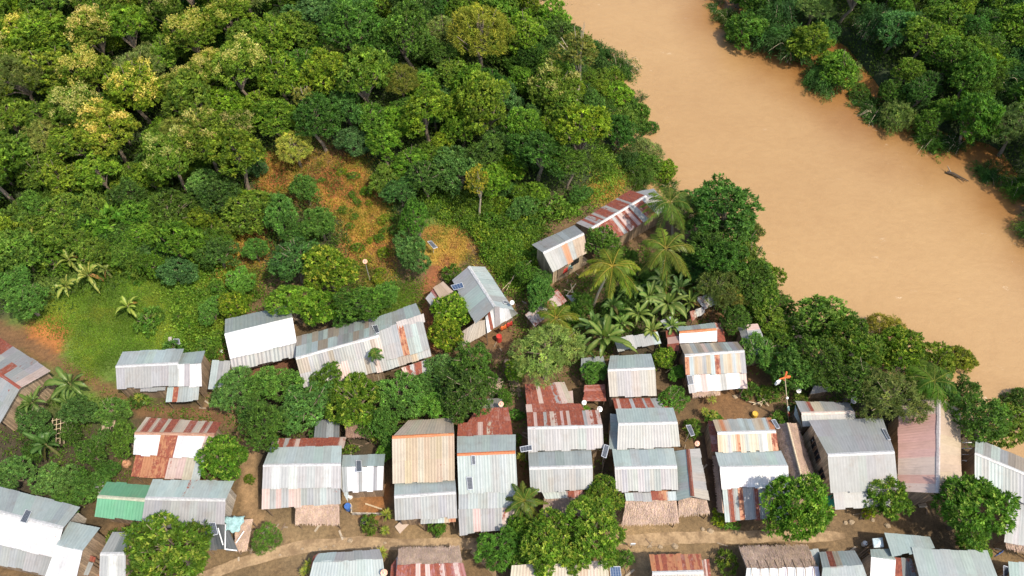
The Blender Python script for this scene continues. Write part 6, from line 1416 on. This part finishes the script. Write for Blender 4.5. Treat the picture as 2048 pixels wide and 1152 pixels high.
# a few stones edging the lane and rubble in the yards
for i, (x, y) in enumerate([(640, 1100), (652, 1094), (668, 1092), (700, 1082), (770, 1086), (1300, 1092), (1320, 1094), (1350, 1093), (1690, 1045), (1702, 1044), (1745, 1040), (1775, 1052), (1405, 1058), (1420, 1062), (1530, 806), (1480, 790), (1490, 792), (1470, 793), (605, 1098), (560, 1110)]):
    g = ground(x, y); r = random.uniform(.15, .32)
    V = [(r * math.cos(a) * random.uniform(.7, 1.2) * s, r * .8 * math.sin(a) * random.uniform(.7, 1.2) * s, h * r) for s, h in ((1, -.3), (1.05, .2), (.6, .55)) for a in np.linspace(0, 6.28, 8)[:-1]]
    F = [(j * 7 + i_, j * 7 + (i_ + 1) % 7, (j + 1) * 7 + (i_ + 1) % 7, (j + 1) * 7 + i_) for j in range(2) for i_ in range(7)] + [tuple(range(14, 21))]
    d = near(x, y)
    tag(obj("stone", mesh_np("stone", V, F, plain("stone", (.30, .23, .15), .9) if i == 0 else bpy.data.materials["stone"]), None, tuple(g)), f"pale rough stone lying on the earth near {d[0][1]}", "stone", f"stones near {d[0][1]}")

# firewood, planks and baskets left about the yards
rr = random.Random(21)
M_PLANK = [plain("weathered_plank", (.24, .185, .125), .85), plain("dark_plank", (.16, .11, .07), .85), plain("pale_plank", (.36, .30, .22), .8)]
for x, y in [(715, 995), (722, 890), (735, 893), (708, 905), (690, 1075), (560, 1055), (575, 1050), (540, 1060), (640, 1062), (1210, 940), (1205, 900), (1215, 920), (1395, 905), (1400, 930), (1420, 900), (1355, 850), (1365, 890), (1585, 830), (1600, 830), (1590, 800), (1625, 1005), (1640, 1030), (1720, 1030), (1840, 1010), (1850, 1030), (1990, 1100), (1980, 1115), (420, 800), (440, 812), (405, 815), (200, 1110), (190, 1100), (180, 1140),
             (1010, 700), (985, 690), (1040, 610), (1050, 600), (1440, 620), (1425, 650), (1460, 650), (1530, 730), (1510, 720), (1300, 1085), (1440, 1110), (1450, 1090), (1710, 1105), (1245, 1130), (1255, 1140), (955, 1075), (870, 1075), (480, 1120), (510, 1100), (1170, 845), (1180, 830), (1045, 870), (1140, 560), (1155, 550), (400, 755), (430, 760), (545, 745)]:
    for q in range(rr.choice((1, 1, 2))):
        g = ground(x + rr.uniform(-9, 9), y + rr.uniform(-7, 7)); d = near(x, y)
        MBx = MB().box(g + (0, 0, .06), (rr.uniform(.35, 1.2), rr.uniform(.07, .2), .06), rr.uniform(0, 3.1), )
        topmb("loose_plank", MBx, rr.choice(M_PLANK), g, f"weathered loose plank lying on the earth near {d[0][1]}", "plank", f"loose planks near {d[0][1]}")
